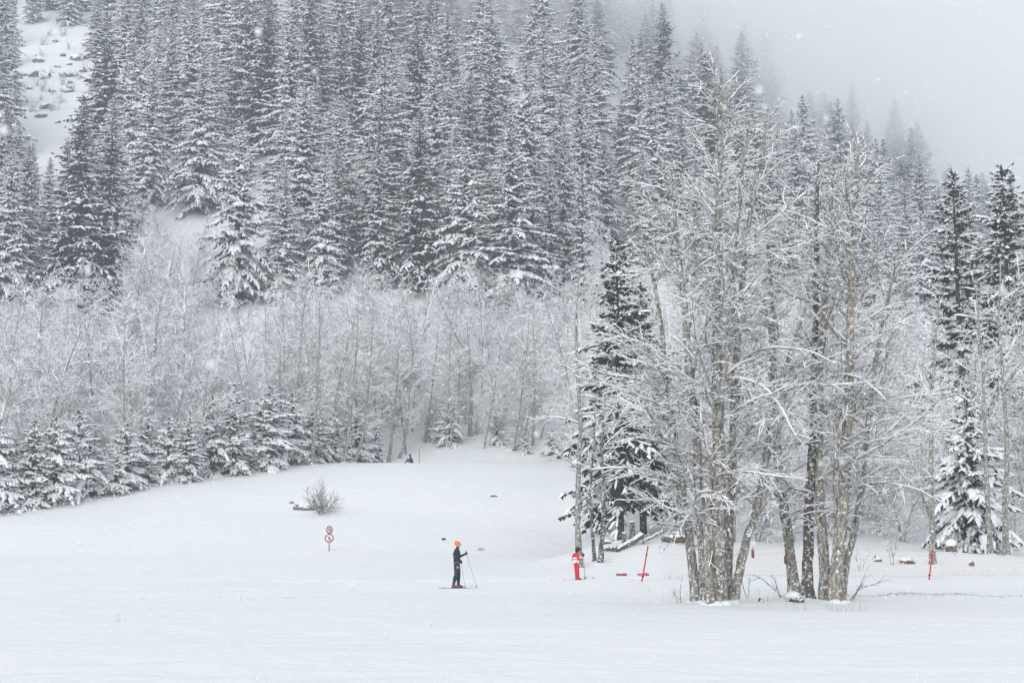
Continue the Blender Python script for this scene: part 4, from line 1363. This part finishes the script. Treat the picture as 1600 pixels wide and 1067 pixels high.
def mat_board(label, px, py, w, dpt, rz, bend, seed, mat=M_RED_DULL):
    x, y, z = ground_at(px, py)
    root = thing("red_mat", label, "mat", (x, y, z + 0.03), rz, "red mats lying on the snow")
    n = 7
    g = Geo()
    xs_ = np.linspace(-w / 2, w / 2, n)
    top, bot = [], []
    for xx_ in xs_:
        zc = bend * (1 - (2 * xx_ / w) ** 2)
        for yy_ in (-dpt / 2, dpt / 2):
            top.append((xx_ + (0.06 if yy_ > 0 else 0), yy_, zc + (0.05 if yy_ > 0 else 0.0) + 0.012)); bot.append((xx_ + (0.06 if yy_ > 0 else 0), yy_, zc + (0.05 if yy_ > 0 else 0) - 0.012))
    V = np.array(top + bot); m_ = 2 * n
    q = []
    for i in range(n - 1):
        a_ = 2 * i
        q += [(a_, a_ + 2, a_ + 3, a_ + 1), (m_ + a_, m_ + a_ + 1, m_ + a_ + 3, m_ + a_ + 2), (a_, m_ + a_, m_ + a_ + 2, a_ + 2), (a_ + 1, a_ + 3, m_ + a_ + 3, m_ + a_ + 1)]
    q += [(0, 1, m_ + 1, m_), (m_ - 2, 2 * m_ - 2, 2 * m_ - 1, m_ - 1)]
    g.add(V, np.array(q))
    obj("board", g.mesh("mat_board", [mat]), root)
    g = Geo(); path_tube([(w / 2 - 0.03, -dpt / 2, 0.0), (w / 2 - 0.02, dpt / 2, 0.05)], [0.02, 0.02], 7, g)
    obj("end_cap", g.mesh("mat_end", [M_BLACK]), root)
    g = Geo(); ball(g, (0, 0.12, bend + 0.05), (w * 0.30, dpt * 0.22, 0.03), 0, uv_sphere(10, 6), 0.08, np.random.default_rng(seed))
    obj("snow", g.mesh("mat_snow", [M_SNOW], True), root)
    return root
mat_board("red mat lying flat on the snow left of the leaning stake", 970, 899, 0.46, 0.5, 0.05, 0.02, 1)
mat_board("orange-red mat crossing behind the leaning stake", 1004, 899, 0.5, 0.4, 0.1, 0.03, 2, M_RED)
mat_board("dark red bent strip on the snow between the two skiers", 751, 859, 0.35, 0.3, 0.1, 0.06, 3)

def tape(label, px, py, D, h):
    p_ = at(px, py, D)
    root = thing("hanging_tape", label, "tape", p_, 0, "dull red tapes hanging at the clumps")
    g = Geo(); box(g, (0, 0, -h / 2), (0.075, 0.015, h)); box(g, (0.02, 0.012, -h * 0.7), (0.05, 0.012, h * 0.8))
    obj("strip", g.mesh("tape_strip", [M_TAPE]), root)
    g = Geo(); path_tube([(0, 0, 0), (0.01, 0, 0.08), (-0.02, 0, 0.5)], [0.01, 0.008, 0.006], 5, g)
    obj("cord", g.mesh("tape_cord", [M_TWIG]), root)
tape("dull red tape hanging right of the curved trunk", 1176, 858, 40.3, 0.22)
tape("faded red tape on the left trunk of the second clump", 1227, 868, 41.75, 0.22)

# warning sign: two round discs on one post
def sign():
    D = 86.0
    x = at(514, 865, D)[0]
    z = H(x, D)
    ppm = F / D
    root = thing("round_sign", "post with two round red-ringed prohibition signs on the open slope", "sign", (x, D, z))
    g = Geo(); path_tube([(0, 0.03, -0.2), (0, 0.03, 0.7), (0, 0.03, 1.5)], [0.028, 0.028, 0.028], 8, g)
    obj("post", g.mesh("sign_post", [M_SIGN_RED]), root)
    def disc(cz, r, turn, walking):
        c, s_ = math.cos(turn), math.sin(turn)
        Rm = np.array([[c, -s_, 0], [s_, c, 0], [0, 0, 1]])
        def place(V): return np.asarray(V) @ Rm.T + np.array([0, 0, cz])
        k = 28
        a_ = np.arange(k) * 2 * PI / k
        g = Geo()
        A = np.stack([np.cos(a_) * r, np.full(k, -0.012), np.sin(a_) * r], 1); B = A + np.array([0, 0.02, 0])
        V = np.concatenate([A, B, [[0, -0.012, 0], [0, 0.008, 0]]])
        i = np.arange(k); j = (i + 1) % k
        g.add(place(V), [np.stack([np.full(k, 2 * k), i, j], 1), np.stack([np.full(k, 2 * k + 1), k + j, k + i], 1), np.stack([i, k + i, k + j, j], 1)])
        d_ = obj("disc", g.mesh("sign_disc", [M_WHITE]), root)
        g = Geo()
        O_ = np.stack([np.cos(a_) * r * 1.04, np.full(k, -0.022), np.sin(a_) * r * 1.04], 1); I_ = np.stack([np.cos(a_) * r * 0.83, np.full(k, -0.022), np.sin(a_) * r * 0.83], 1)
        V = np.concatenate([O_, I_, O_ + [0, 0.034, 0], I_ + [0, 0.012, 0]])
        g.add(place(V), [np.stack([i, j, k + j, k + i], 1), np.stack([i, 2 * k + i, 2 * k + j, j], 1), np.stack([k + i, k + j, 3 * k + j, 3 * k + i], 1)])
        obj("ring", g.mesh("sign_ring", [M_SIGN_RED]), d_)
        g = Geo()
        def bar(x0, z0, x1, z1, w, y=-0.018):
            dx, dz = x1 - x0, z1 - z0; l = math.hypot(dx, dz); nx, nz = -dz / l * w / 2, dx / l * w / 2
            V = [(x0 + nx, y, z0 + nz), (x1 + nx, y, z1 + nz), (x1 - nx, y, z1 - nz), (x0 - nx, y, z0 - nz)]
            V = np.array(V + [(p_[0], y + 0.005, p_[2]) for p_ in V]) * np.array([r, 1, r])
            g.add(place(V), np.array([[0, 1, 2, 3], [7, 6, 5, 4], [0, 4, 5, 1], [1, 5, 6, 2], [2, 6, 7, 3], [3, 7, 4, 0]]))
        if walking:
            bar(-0.02, 0.28, 0.02, -0.08, 0.20); bar(0.0, -0.06, 0.26, -0.5, 0.13, -0.0172); bar(0.0, -0.06, -0.26, -0.5, 0.13, -0.0164)
            bar(0.02, 0.2, 0.3, -0.04, 0.09, -0.0156); bar(-0.02, 0.2, -0.28, 0.0, 0.09, -0.0148); bar(-0.07, 0.42, 0.07, 0.42, 0.15, -0.0153)
        else:
            for sx in (-0.22, 0.2):
                bar(sx, 0.32, sx, -0.34, 0.15, -0.0172 + 0.001 * sx); bar(sx - 0.08, 0.44, sx + 0.06, 0.44, 0.13, -0.0156)
            bar(-0.2, 0.02, 0.2, -0.02, 0.1, -0.0148)
        obj("symbol", g.mesh("sign_symbol", [M_SIGN_RED]), d_)
        g = Geo()
        bar(-0.52, 0.56, 0.52, -0.56, 0.10, -0.0245)
        obj("slash", g.mesh("sign_slash", [M_SIGN_RED]), d_)
    disc(1.27, 0.235, 0.85, False)
    disc(0.78, 0.26, 0.1, True)
sign()

# ------------------------------------------------------------------ people
def blob(name, caps, voxel, iters, mats, pick):
    """one continuous surface round a set of tapered capsules: (p0, r0, p1, r1) or an ellipsoid (c, (rx, ry, rz))"""
    g = Geo()
    for c in caps:
        if len(c) == 2:
            ball(g, c[0], c[1], 0, SPH_FINE)
        else:
            p0, r0, p1, r1 = c
            p0, p1 = np.array(p0, float), np.array(p1, float)
            n = max(3, int(np.linalg.norm(p1 - p0) / (min(r0, r1) * 0.45)))
            for i in range(n + 1):
                t = i / n
                ball(g, p0 + (p1 - p0) * t, r0 + (r1 - r0) * t, 0, SPH)
    me = g.mesh(name + "_raw", [])
    o = bpy.data.objects.new(name + "_raw", me)
    COL.objects.link(o)
    md = o.modifiers.new("r", 'REMESH'); md.mode = 'VOXEL'; md.voxel_size = voxel
    ms = o.modifiers.new("s", 'SMOOTH'); ms.iterations = iters; ms.factor = 0.5
    dg = bpy.context.evaluated_depsgraph_get()
    out = bpy.data.meshes.new_from_object(o.evaluated_get(dg))
    out.name = name
    bpy.data.objects.remove(o)
    bpy.data.meshes.remove(me)
    out.materials.clear()
    for m in mats:
        out.materials.append(m)
    nf = len(out.polygons)
    C = np.empty(nf * 3, dtype=np.float32)
    out.polygons.foreach_get("center", C)
    out.polygons.foreach_set("material_index", np.asarray(pick(C.reshape(-1, 3)), dtype=np.int32))
    out.polygons.foreach_set("use_smooth", np.ones(nf, dtype=bool))
    out.update()
    return out

def fist(c, r, fwd, up, thumb_side):
    """gloved hand closed round a grip: palm, four curled fingers of different length, thumb"""
    c, f, u = np.array(c, float), np.array(_n(fwd)), np.array(_n(up))
    s = np.cross(f, u) * thumb_side
    caps = [(tuple(c - f * 0.035), (r * 0.9, r * 0.9, r * 1.1))]
    for i, ln in enumerate((0.9, 1.0, 0.95, 0.8)):
        o = c + u * (0.036 - 0.024 * i)
        k1 = o + s * -0.026 + f * 0.022 * ln; k2 = o + f * 0.046 * ln; k3 = o + s * 0.028 + f * 0.020 * ln
        caps += [(tuple(o - s * 0.02 - f * 0.02), 0.0125, tuple(k1), 0.012), (tuple(k1), 0.012, tuple(k2), 0.0115), (tuple(k2), 0.0115, tuple(k3), 0.010)]
    t0 = c - f * 0.03 + s * 0.022 + u * 0.02; t1 = t0 + s * 0.012 + f * 0.03 + u * 0.022; t2 = t1 + f * 0.03 + u * 0.004
    caps += [(tuple(t0), 0.015, tuple(t1), 0.013), (tuple(t1), 0.013, tuple(t2), 0.011)]
    return caps

def pole_thing(label, top, tip, root_loc, group):
    """ski pole from grip to tip, in world coordinates"""
    T, B = np.array(top, float), np.array(tip, float)
    root = thing("ski_pole", label, "ski pole", tuple(B), 0, group)
    d = T - B; u = d / np.linalg.norm(d)
    g = Geo(); path_tube([u * 0.0, d * 0.5, d], [0.006, 0.008, 0.009], 8, g)
    obj("shaft", g.mesh("pole_shaft", [M_GREY_METAL]), root)
    g = Geo(); path_tube([d - u * 0.13, d - u * 0.02, d + u * 0.02, d + u * 0.03], [0.014, 0.016, 0.02, 0.012], 8, g)
    obj("grip", g.mesh("pole_grip", [M_BLACK]), root)
    g = Geo(); path_tube([u * 0.05, u * 0.07, u * 0.08], [0.045, 0.035, 0.012], 10, g)
    obj("basket", g.mesh("pole_basket", [M_BLACK]), root)

def ski_thing(label, c, L, w, mat, rz, group, z):
    root = thing("ski", label, "ski", (c[0], c[1], z), rz, group)
    n = 18
    xs_ = np.linspace(-L * 0.45, L * 0.55, n)
    V = []
    for x_ in xs_:
        t = (x_ + L * 0.45) / L
        up = 0.16 * max(0, (t - 0.87) / 0.13) ** 2 + 0.03 * max(0, (0.06 - t) / 0.06)
        ww = w * (1.0 - 0.25 * math.sin(PI * t)) * (1 if t < 0.94 else max(0.25, (1 - t) / 0.06))
        V += [(x_, -ww / 2, up), (x_, ww / 2, up), (x_, ww / 2, up + 0.014), (x_, -ww / 2, up + 0.014)]
    q = []
    for i in range(n - 1):
        a_ = 4 * i
        for k in range(4):
            l = (k + 1) % 4
            q.append((a_ + k, a_ + 4 + k, a_ + 4 + l, a_ + l))
    q += [(0, 1, 2, 3), (4 * n - 1, 4 * n - 2, 4 * n - 3, 4 * n - 4)]
    g = Geo(); g.add(np.array(V), np.array(q))
    obj("blade", g.mesh("ski_blade", [mat]), root)
    g = Geo(); box(g, (0.02, 0, 0.03), (0.22, w * 0.9, 0.03)); box(g, (0.14, 0, 0.052), (0.05, w * 0.8, 0.03))
    obj("binding", g.mesh("ski_binding", [M_BLACK]), root)

def face_parts(c, r, fwd, parent, skin=M_SKIN):
    """eyes on a head centred at c, looking along fwd"""
    f = np.array(_n(fwd)); s = np.array(_n(np.cross(f, (0, 0, 1))))
    for sg in (-1, 1):
        g = Geo(); ball(g, np.array(c) + f * r * 0.86 + s * sg * r * 0.34 + np.array([0, 0, 0.005]), 0.012, 0, SPH)
        obj("eye", g.mesh("eye", [M_BLACK]), parent)

# --- adult with orange hat, facing right
def adult():
    D = 55.6
    p = at(714, 917, D)
    z = H(p[0], D) + 0.03
    caps = [((0, 0, 0.98), (0.145, 0.175, 0.14)), ((-0.01, 0, 1.12), (0.14, 0.165, 0.14)), ((-0.015, 0, 1.27), (0.15, 0.185, 0.15)), ((-0.01, 0, 1.38), (0.115, 0.185, 0.11)),
            ((-0.01, 0.13, 1.44), 0.065, (-0.01, -0.13, 1.44), 0.065), ((0.0, 0, 1.44), 0.07, (0.02, 0, 1.54), 0.058),
            ((0.035, 0, 1.635), (0.098, 0.078, 0.115)), ((0.075, 0, 1.60), (0.06, 0.055, 0.07)), ((0.125, 0, 1.62), 0.016, (0.138, 0, 1.605), 0.018), ((0.118, 0, 1.572), (0.016, 0.028, 0.010)),
            ((0.02, 0.08, 1.62), (0.022, 0.012, 0.032)), ((0.02, -0.08, 1.62), (0.022, 0.012, 0.032)),
            # far arm reaching forward, near arm at the hip
            ((-0.01, 0.19, 1.42), 0.066, (0.08, 0.23, 1.17), 0.052), ((0.08, 0.23, 1.17), 0.052, (0.31, 0.20, 1.27), 0.040),
            ((-0.01, -0.19, 1.42), 0.066, (-0.06, -0.25, 1.15), 0.054), ((-0.06, -0.25, 1.15), 0.054, (0.13, -0.24, 0.99), 0.040),
            # legs
            ((-0.01, 0.085, 0.95), 0.115, (0.06, 0.10, 0.52), 0.08), ((0.06, 0.10, 0.52), 0.078, (0.05, 0.10, 0.12), 0.062), ((0.03, 0.10, 0.33), (0.065, 0.06, 0.12)),
            ((-0.02, -0.085, 0.95), 0.115, (-0.03, -0.10, 0.52), 0.08), ((-0.03, -0.10, 0.52), 0.078, (-0.13, -0.10, 0.12), 0.062), ((-0.09, -0.10, 0.33), (0.065, 0.06, 0.12))]
    def pick(C):
        k = np.zeros(len(C), int)
        k[C[:, 2] < 0.93] = 1
        face = (C[:, 2] > 1.535) & (C[:, 0] > -0.08)
        k[face] = 2
        k[(np.abs(C[:, 2] - 0.945) < 0.022)] = 3
        k[(C[:, 0] > 0.085) & (C[:, 2] > 1.15) & (C[:, 2] < 1.44) & (np.abs(C[:, 1]) < 0.025)] = 3
        k[(C[:, 2] > 1.52) & (C[:, 2] < 1.555)] = 0
        return k
    me = blob("person_body", caps, 0.013, 6, [M_NAVY, M_NAVY2, M_SKIN, M_BOOT], pick)
    o = obj("person", me, None, (p[0], D, z))
    tag(o, "skier in orange hat and dark blue clothes standing on the open snow, facing right", "person")
    hat = blob("hat", [((0.02, 0, 1.675), (0.112, 0.096, 0.088)), ((-0.03, 0, 1.72), (0.08, 0.075, 0.06)), ((-0.06, 0, 1.755), 0.03, (-0.085, 0, 1.775), 0.018), ((0.0, 0, 1.65), (0.112, 0.098, 0.045))],
               0.012, 4, [M_ORANGE], lambda C: np.zeros(len(C), int))
    obj("hat", hat, o)
    face_parts((0.05, 0, 1.625), 0.09, (1, 0, 0), o)
    for c, f, sd in (((0.345, 0.20, 1.285), (1, 0, 0.25), 1), ((0.165, -0.24, 0.97), (1, 0, -0.6), -1)):
        obj("glove", blob("glove", fist(c, 0.045, f, (0.2, 0, 1), sd), 0.007, 2, [M_BLACK], lambda C: np.zeros(len(C), int)), o)
    for (x_, y_) in ((0.07, 0.10), (-0.11, -0.10)):
        b = blob("boot", [((x_ - 0.06, y_, 0.03), 0.042, (x_ + 0.15, y_, 0.022), 0.036), ((x_ - 0.03, y_, 0.05), 0.05, (x_ - 0.02, y_, 0.17), 0.058), ((x_ + 0.05, y_, 0.06), (0.09, 0.045, 0.04))], 0.012, 3, [M_BOOT], lambda C: np.zeros(len(C), int))
        obj("boot", b, o)
    # white zip tabs and pocket marks
    for (c, sz) in (((0.02, -0.155, 0.86), (0.02, 0.012, 0.09)), ((0.03, -0.158, 1.03), (0.05, 0.012, 0.03)), ((-0.03, -0.19, 1.30), (0.03, 0.012, 0.02))):
        g = Geo(); box(g, c, sz)
        obj("reflective_tab", g.mesh("tab", [M_SUIT_WHITE]), o)
    w = np.array([p[0], D, z])
    G1 = "ski poles of the orange-hatted skier"
    t2 = at(745, 915, D + 0.2); zt = H(t2[0], D + 0.2)
    pole_thing("ski pole slanting far forward from the orange-hatted skier's raised hand", w + np.array([0.335, 0.20, 1.36]), (t2[0], D + 0.2, zt + 0.0), None, G1)
    t3 = at(727, 916, D - 0.24)
    pole_thing("steep ski pole close to the orange-hatted skier's knees", w + np.array([0.155, -0.24, 1.03]), (t3[0], D - 0.24, H(t3[0], D - 0.24)), None, G1)
    ski_thing("ski under the orange-hatted skier's front foot", (w[0] + 0.07, D + 0.10), 1.35, 0.07, M_SKI, 0.03, "skis of the orange-hatted skier", z - 0.035)
    ski_thing("dark ski under the orange-hatted skier's rear foot", (w[0] - 0.11, D - 0.10), 1.35, 0.07, M_SKI_DARK, 0.02, "skis of the orange-hatted skier", z - 0.035)
adult()

def junior():
    D = 62.0
    p = at(901, 906, D)
    z = H(p[0], D) + 0.0
    S = 1.0
    caps = [((-0.02, 0, 0.74), (0.145, 0.165, 0.14)), ((-0.05, 0, 0.88), (0.145, 0.16, 0.13)), ((-0.05, 0, 1.0), (0.15, 0.175, 0.13)), ((-0.015, 0, 1.08), (0.125, 0.17, 0.09)),
            ((-0.01, 0.11, 1.10), 0.055, (-0.01, -0.11, 1.10), 0.055), ((0.01, 0, 1.12), 0.055, (0.05, 0, 1.20), 0.05),
            ((0.075, 0, 1.275), (0.088, 0.072, 0.10)), ((0.11, 0, 1.25), (0.055, 0.05, 0.06)), ((0.155, 0, 1.262), 0.013, (0.165, 0, 1.25), 0.015),
            ((-0.01, 0.16, 1.08), 0.068, (0.09, 0.20, 0.90), 0.06), ((0.09, 0.20, 0.90), 0.058, (0.26, 0.14, 1.02), 0.036),
            ((-0.01, -0.16, 1.08), 0.068, (0.10, -0.20, 0.90), 0.06), ((0.10, -0.20, 0.90), 0.058, (0.25, -0.15, 1.04), 0.036),
            ((-0.01, 0.075, 0.72), 0.115, (0.03, 0.085, 0.40), 0.092), ((0.03, 0.085, 0.40), 0.092, (0.05, 0.085, 0.08), 0.088),
            ((-0.02, -0.075, 0.72), 0.115, (0.0, -0.085, 0.40), 0.094), ((0.0, -0.085, 0.40), 0.094, (0.02, -0.085, 0.08), 0.09)]
    def pick(C):
        k = np.zeros(len(C), int)
        side = (C[:, 2] > 0.70) & (C[:, 2] < 0.97) & (C[:, 0] > -0.16) & (C[:, 0] < 0.09) & (np.abs(C[:, 1]) < 0.175)
        k[side] = 1
        k[side & (np.abs(C[:, 2] - 0.865) < 0.012)] = 3
        k[(C[:, 2] > 1.175) & (C[:, 0] > -0.05)] = 2
        k[(C[:, 2] > 1.15) & (C[:, 2] < 1.195)] = 0
        k[(C[:, 0] > 0.12) & (C[:, 2] > 0.93) & (C[:, 2] < 1.0)] = 1
        return k
    me = blob("person_body", caps, 0.012, 6, [M_SUIT_RED, M_SUIT_WHITE, M_SKIN, M_BLACK], pick)
    o = obj("person", me, None, (p[0], D, z))
    tag(o, "small skier in a red suit with white panels and dark helmet", "person")
    hel = blob("helmet", [((0.06, 0, 1.30), (0.118, 0.104, 0.10)), ((0.02, 0, 1.25), (0.085, 0.10, 0.08)), ((0.155, 0, 1.335), (0.035, 0.06, 0.015))], 0.012, 4, [M_BLACK], lambda C: np.zeros(len(C), int))
    obj("helmet", hel, o)
    gg_ = blob("goggles", [((0.145, 0.0, 1.287), (0.035, 0.075, 0.034))], 0.01, 2, [M_NAVY2], lambda C: np.zeros(len(C), int))
    obj("goggles", gg_, o)
    for c, f, sd in (((0.295, 0.14, 1.035), (1, 0, 0.3), 1), ((0.285, -0.15, 1.055), (1, 0, 0.3), -1)):
        obj("glove", blob("glove", fist(c, 0.04, f, (0.1, 0, 1), sd), 0.007, 2, [M_BLACK], lambda C: np.zeros(len(C), int)), o)
    for (x_, y_) in ((0.06, 0.085), (0.03, -0.085)):
        b = blob("boot", [((x_ - 0.05, y_, 0.03), 0.045, (x_ + 0.13, y_, 0.025), 0.04), ((x_ - 0.02, y_, 0.05), 0.05, (x_ - 0.01, y_, 0.13), 0.055)], 0.012, 3, [M_BLACK], lambda C: np.zeros(len(C), int))
        obj("boot", b, o)
    w = np.array([p[0], D, z])
    G1 = "ski poles of the red-suited skier"
    pole_thing("near ski pole standing upright in front of the red-suited skier", w + np.array([0.28, -0.15, 1.13]), (w[0] + 0.34, D - 0.2, H(w[0] + 0.34, D - 0.2)), None, G1)
    pole_thing("far ski pole behind the red-suited skier's upright one", w + np.array([0.29, 0.14, 1.11]), (w[0] + 0.40, D + 0.25, H(w[0] + 0.4, D + 0.25)), None, G1)
    ski_thing("far ski under the red-suited skier", (w[0] + 0.06, D + 0.085), 1.3, 0.075, M_SKI_DARK, 0.05, "skis of the red-suited skier", z - 0.03)
    ski_thing("near ski under the red-suited skier", (w[0] + 0.03, D - 0.085), 1.3, 0.075, M_SKI_DARK, 0.05, "skis of the red-suited skier", z - 0.03)
junior()

def sitter():
    D = 129.5
    p = at(643, 726, D)
    z = H(p[0], D)
    # sits on the snow facing left (-x), knees drawn up, leaning forward
    caps = [((0.02, 0, 0.13), (0.16, 0.18, 0.14)), ((0.0, 0, 0.30), (0.135, 0.165, 0.15)), ((-0.06, 0, 0.46), (0.13, 0.19, 0.14)), ((-0.09, 0.13, 0.57), 0.07, (-0.09, -0.13, 0.57), 0.07),
            ((-0.11, 0, 0.58), 0.06, (-0.15, 0, 0.68), 0.055), ((-0.17, 0, 0.76), (0.095, 0.08, 0.11)), ((-0.255, 0, 0.75), 0.015, (-0.268, 0, 0.74), 0.017),
            ((-0.09, 0.18, 0.55), 0.065, (-0.28, 0.22, 0.38), 0.052), ((-0.28, 0.22, 0.38), 0.05, (-0.46, 0.12, 0.50), 0.04),
            ((-0.09, -0.18, 0.55), 0.065, (-0.26, -0.23, 0.36), 0.052), ((-0.26, -0.23, 0.36), 0.05, (-0.44, -0.12, 0.46), 0.04),
            ((0.0, 0.10, 0.12), 0.095, (-0.40, 0.13, 0.36), 0.07), ((-0.40, 0.13, 0.36), 0.07, (-0.58, 0.12, 0.05), 0.055),
            ((0.0, -0.10, 0.12), 0.095, (-0.38, -0.13, 0.34), 0.07), ((-0.38, -0.13, 0.34), 0.07, (-0.56, -0.12, 0.05), 0.055)]
    def pick(C):
        k = np.zeros(len(C), int)
        k[(C[:, 2] < 0.20) | ((C[:, 0] < -0.2) & (C[:, 2] < 0.42) & (np.abs(C[:, 1]) < 0.2))] = 1
        k[(C[:, 2] > 0.665) & (C[:, 0] < -0.15)] = 2
        return k
    me = blob("person_body", caps, 0.015, 5, [M_NAVY, M_NAVY2, M_SKIN], pick)
    o = obj("person", me, None, (p[0], D, z))
    tag(o, "person in black sitting on the snow at the crest beside the thin red stake", "person")
    obj("helmet", blob("helmet", [((-0.15, 0, 0.80), (0.115, 0.10, 0.09)), ((-0.11, 0, 0.75), (0.08, 0.095, 0.08))], 0.014, 4, [M_BLACK], lambda C: np.zeros(len(C), int)), o)
    face_parts((-0.18, 0, 0.755), 0.09, (-1, 0, 0), o)
    for c, sd in (((-0.49, 0.11, 0.52), 1), ((-0.47, -0.11, 0.48), -1)):
        obj("glove", blob("glove", fist(c, 0.042, (-1, 0, 0.3), (0, 0, 1), sd), 0.009, 2, [M_SUIT_WHITE], lambda C: np.zeros(len(C), int)), o)
    for y_ in (0.12, -0.12):
        obj("boot", blob("boot", [((-0.53, y_, 0.05), 0.05, (-0.72, y_, 0.045), 0.045), ((-0.56, y_, 0.06), 0.06, (-0.55, y_, 0.16), 0.06)], 0.013, 3, [M_BLACK], lambda C: np.zeros(len(C), int)), o)
    x0 = p[0] - 0.6
    ski_thing("ski stretched out before the sitting person at the crest", (x0, D), 1.6, 0.12, M_SKI_DARK, PI, None, H(x0 - 0.3, D) + 0.02)
sitter()

# ------------------------------------------------------------------ falling snow, haze, low cloud
rf = np.random.default_rng(99)
n = 11500
Dd = 5 + 27 * rf.random(n) ** 0.75
fx = rf.uniform(-0.45, 0.45, n) * Dd
fz = CAM_H + rf.uniform(-0.14, 0.45, n) * Dd
big = 70
Dd[:big] = rf.uniform(1.8, 4.5, big)
fx[:big] = rf.uniform(-0.45, 0.45, big) * Dd[:big]
fz[:big] = CAM_H + rf.uniform(-0.1, 0.45, big) * Dd[:big]
ok = fz > height(fx, Dd) + 0.05
C0 = np.stack([fx, Dd, fz], axis=1)[ok]
r = (rf.uniform(0.004, 0.0085, n) * (0.75 + 0.35 * np.minimum(Dd / 16, 1.6)))[ok]
V8 = np.array([[1, 0, 0], [-0.5, 0.85, 0], [-0.5, -0.85, 0], [0, 0, 1], [0, 0, -1]], float)
F8 = np.array([[0, 1, 3], [1, 2, 3], [2, 0, 3], [1, 0, 4], [2, 1, 4], [0, 2, 4]])
gf = Geo()
E = np.eye(3)
stamp(gf, V8, F8, C0, E[None, 0] * r[:, None], E[None, 1] * r[:, None], E[None, 2] * r[:, None] * 1.3, 0.3, rf)
tag(obj("falling_snow", gf.mesh("falling_snow", [M_SNOW])), "snowflakes drifting down through the whole scene", "snowfall", None, "stuff")

def volume(name, color, density, aniso=0.0):
    m = bpy.data.materials.new(name)
    m.use_nodes = True
    nt = m.node_tree
    nt.nodes.clear()
    out = nt.nodes.new("ShaderNodeOutputMaterial")
    v = nt.nodes.new("ShaderNodeVolumePrincipled")
    v.inputs["Color"].default_value = (*color, 1)
    v.inputs["Density"].default_value = density
    v.inputs["Anisotropy"].default_value = aniso
    nt.links.new(v.outputs["Volume"], out.inputs["Volume"])
    return m
g = Geo()
box(g, (0, 290, 100), (1260, 860, 220))
# bottom below the lowest ground, top above the highest tree
zmin = float(min(height(np.linspace(-600, 600, 200)[:, None], np.linspace(-120, 700, 300)[None, :]).min(), 0)) - 1.0
g = Geo()
zt = 190.0
box(g, (0, 290, (zmin + zt) / 2), (1260, 870, zt - zmin))
tag(obj("haze", g.mesh("haze", [volume("haze_air", (0.88, 0.94, 1.0), 0.0008, 0.3)])), "thin snowy haze filling the valley air", "haze", None, "stuff")

Vc, tc_, qc = uv_sphere(32, 20)
f = 1 + 0.10 * np.sin(Vc @ np.array([3, 1, 2.0])) + 0.08 * np.sin(Vc @ np.array([-4, 3, 5.0]) + 1)
Vc = Vc * f[:, None] * np.array([255, 128, 108.0]) + np.array([178, 332, 178.0])
g = Geo(); g.add(Vc, [tc_, qc])
tag(obj("cloud", g.mesh("cloud", [volume("low_cloud", (0.999, 0.9995, 1.0), 0.032, 0.69)])), "low cloud lying over the ridge", "cloud", None, "stuff")
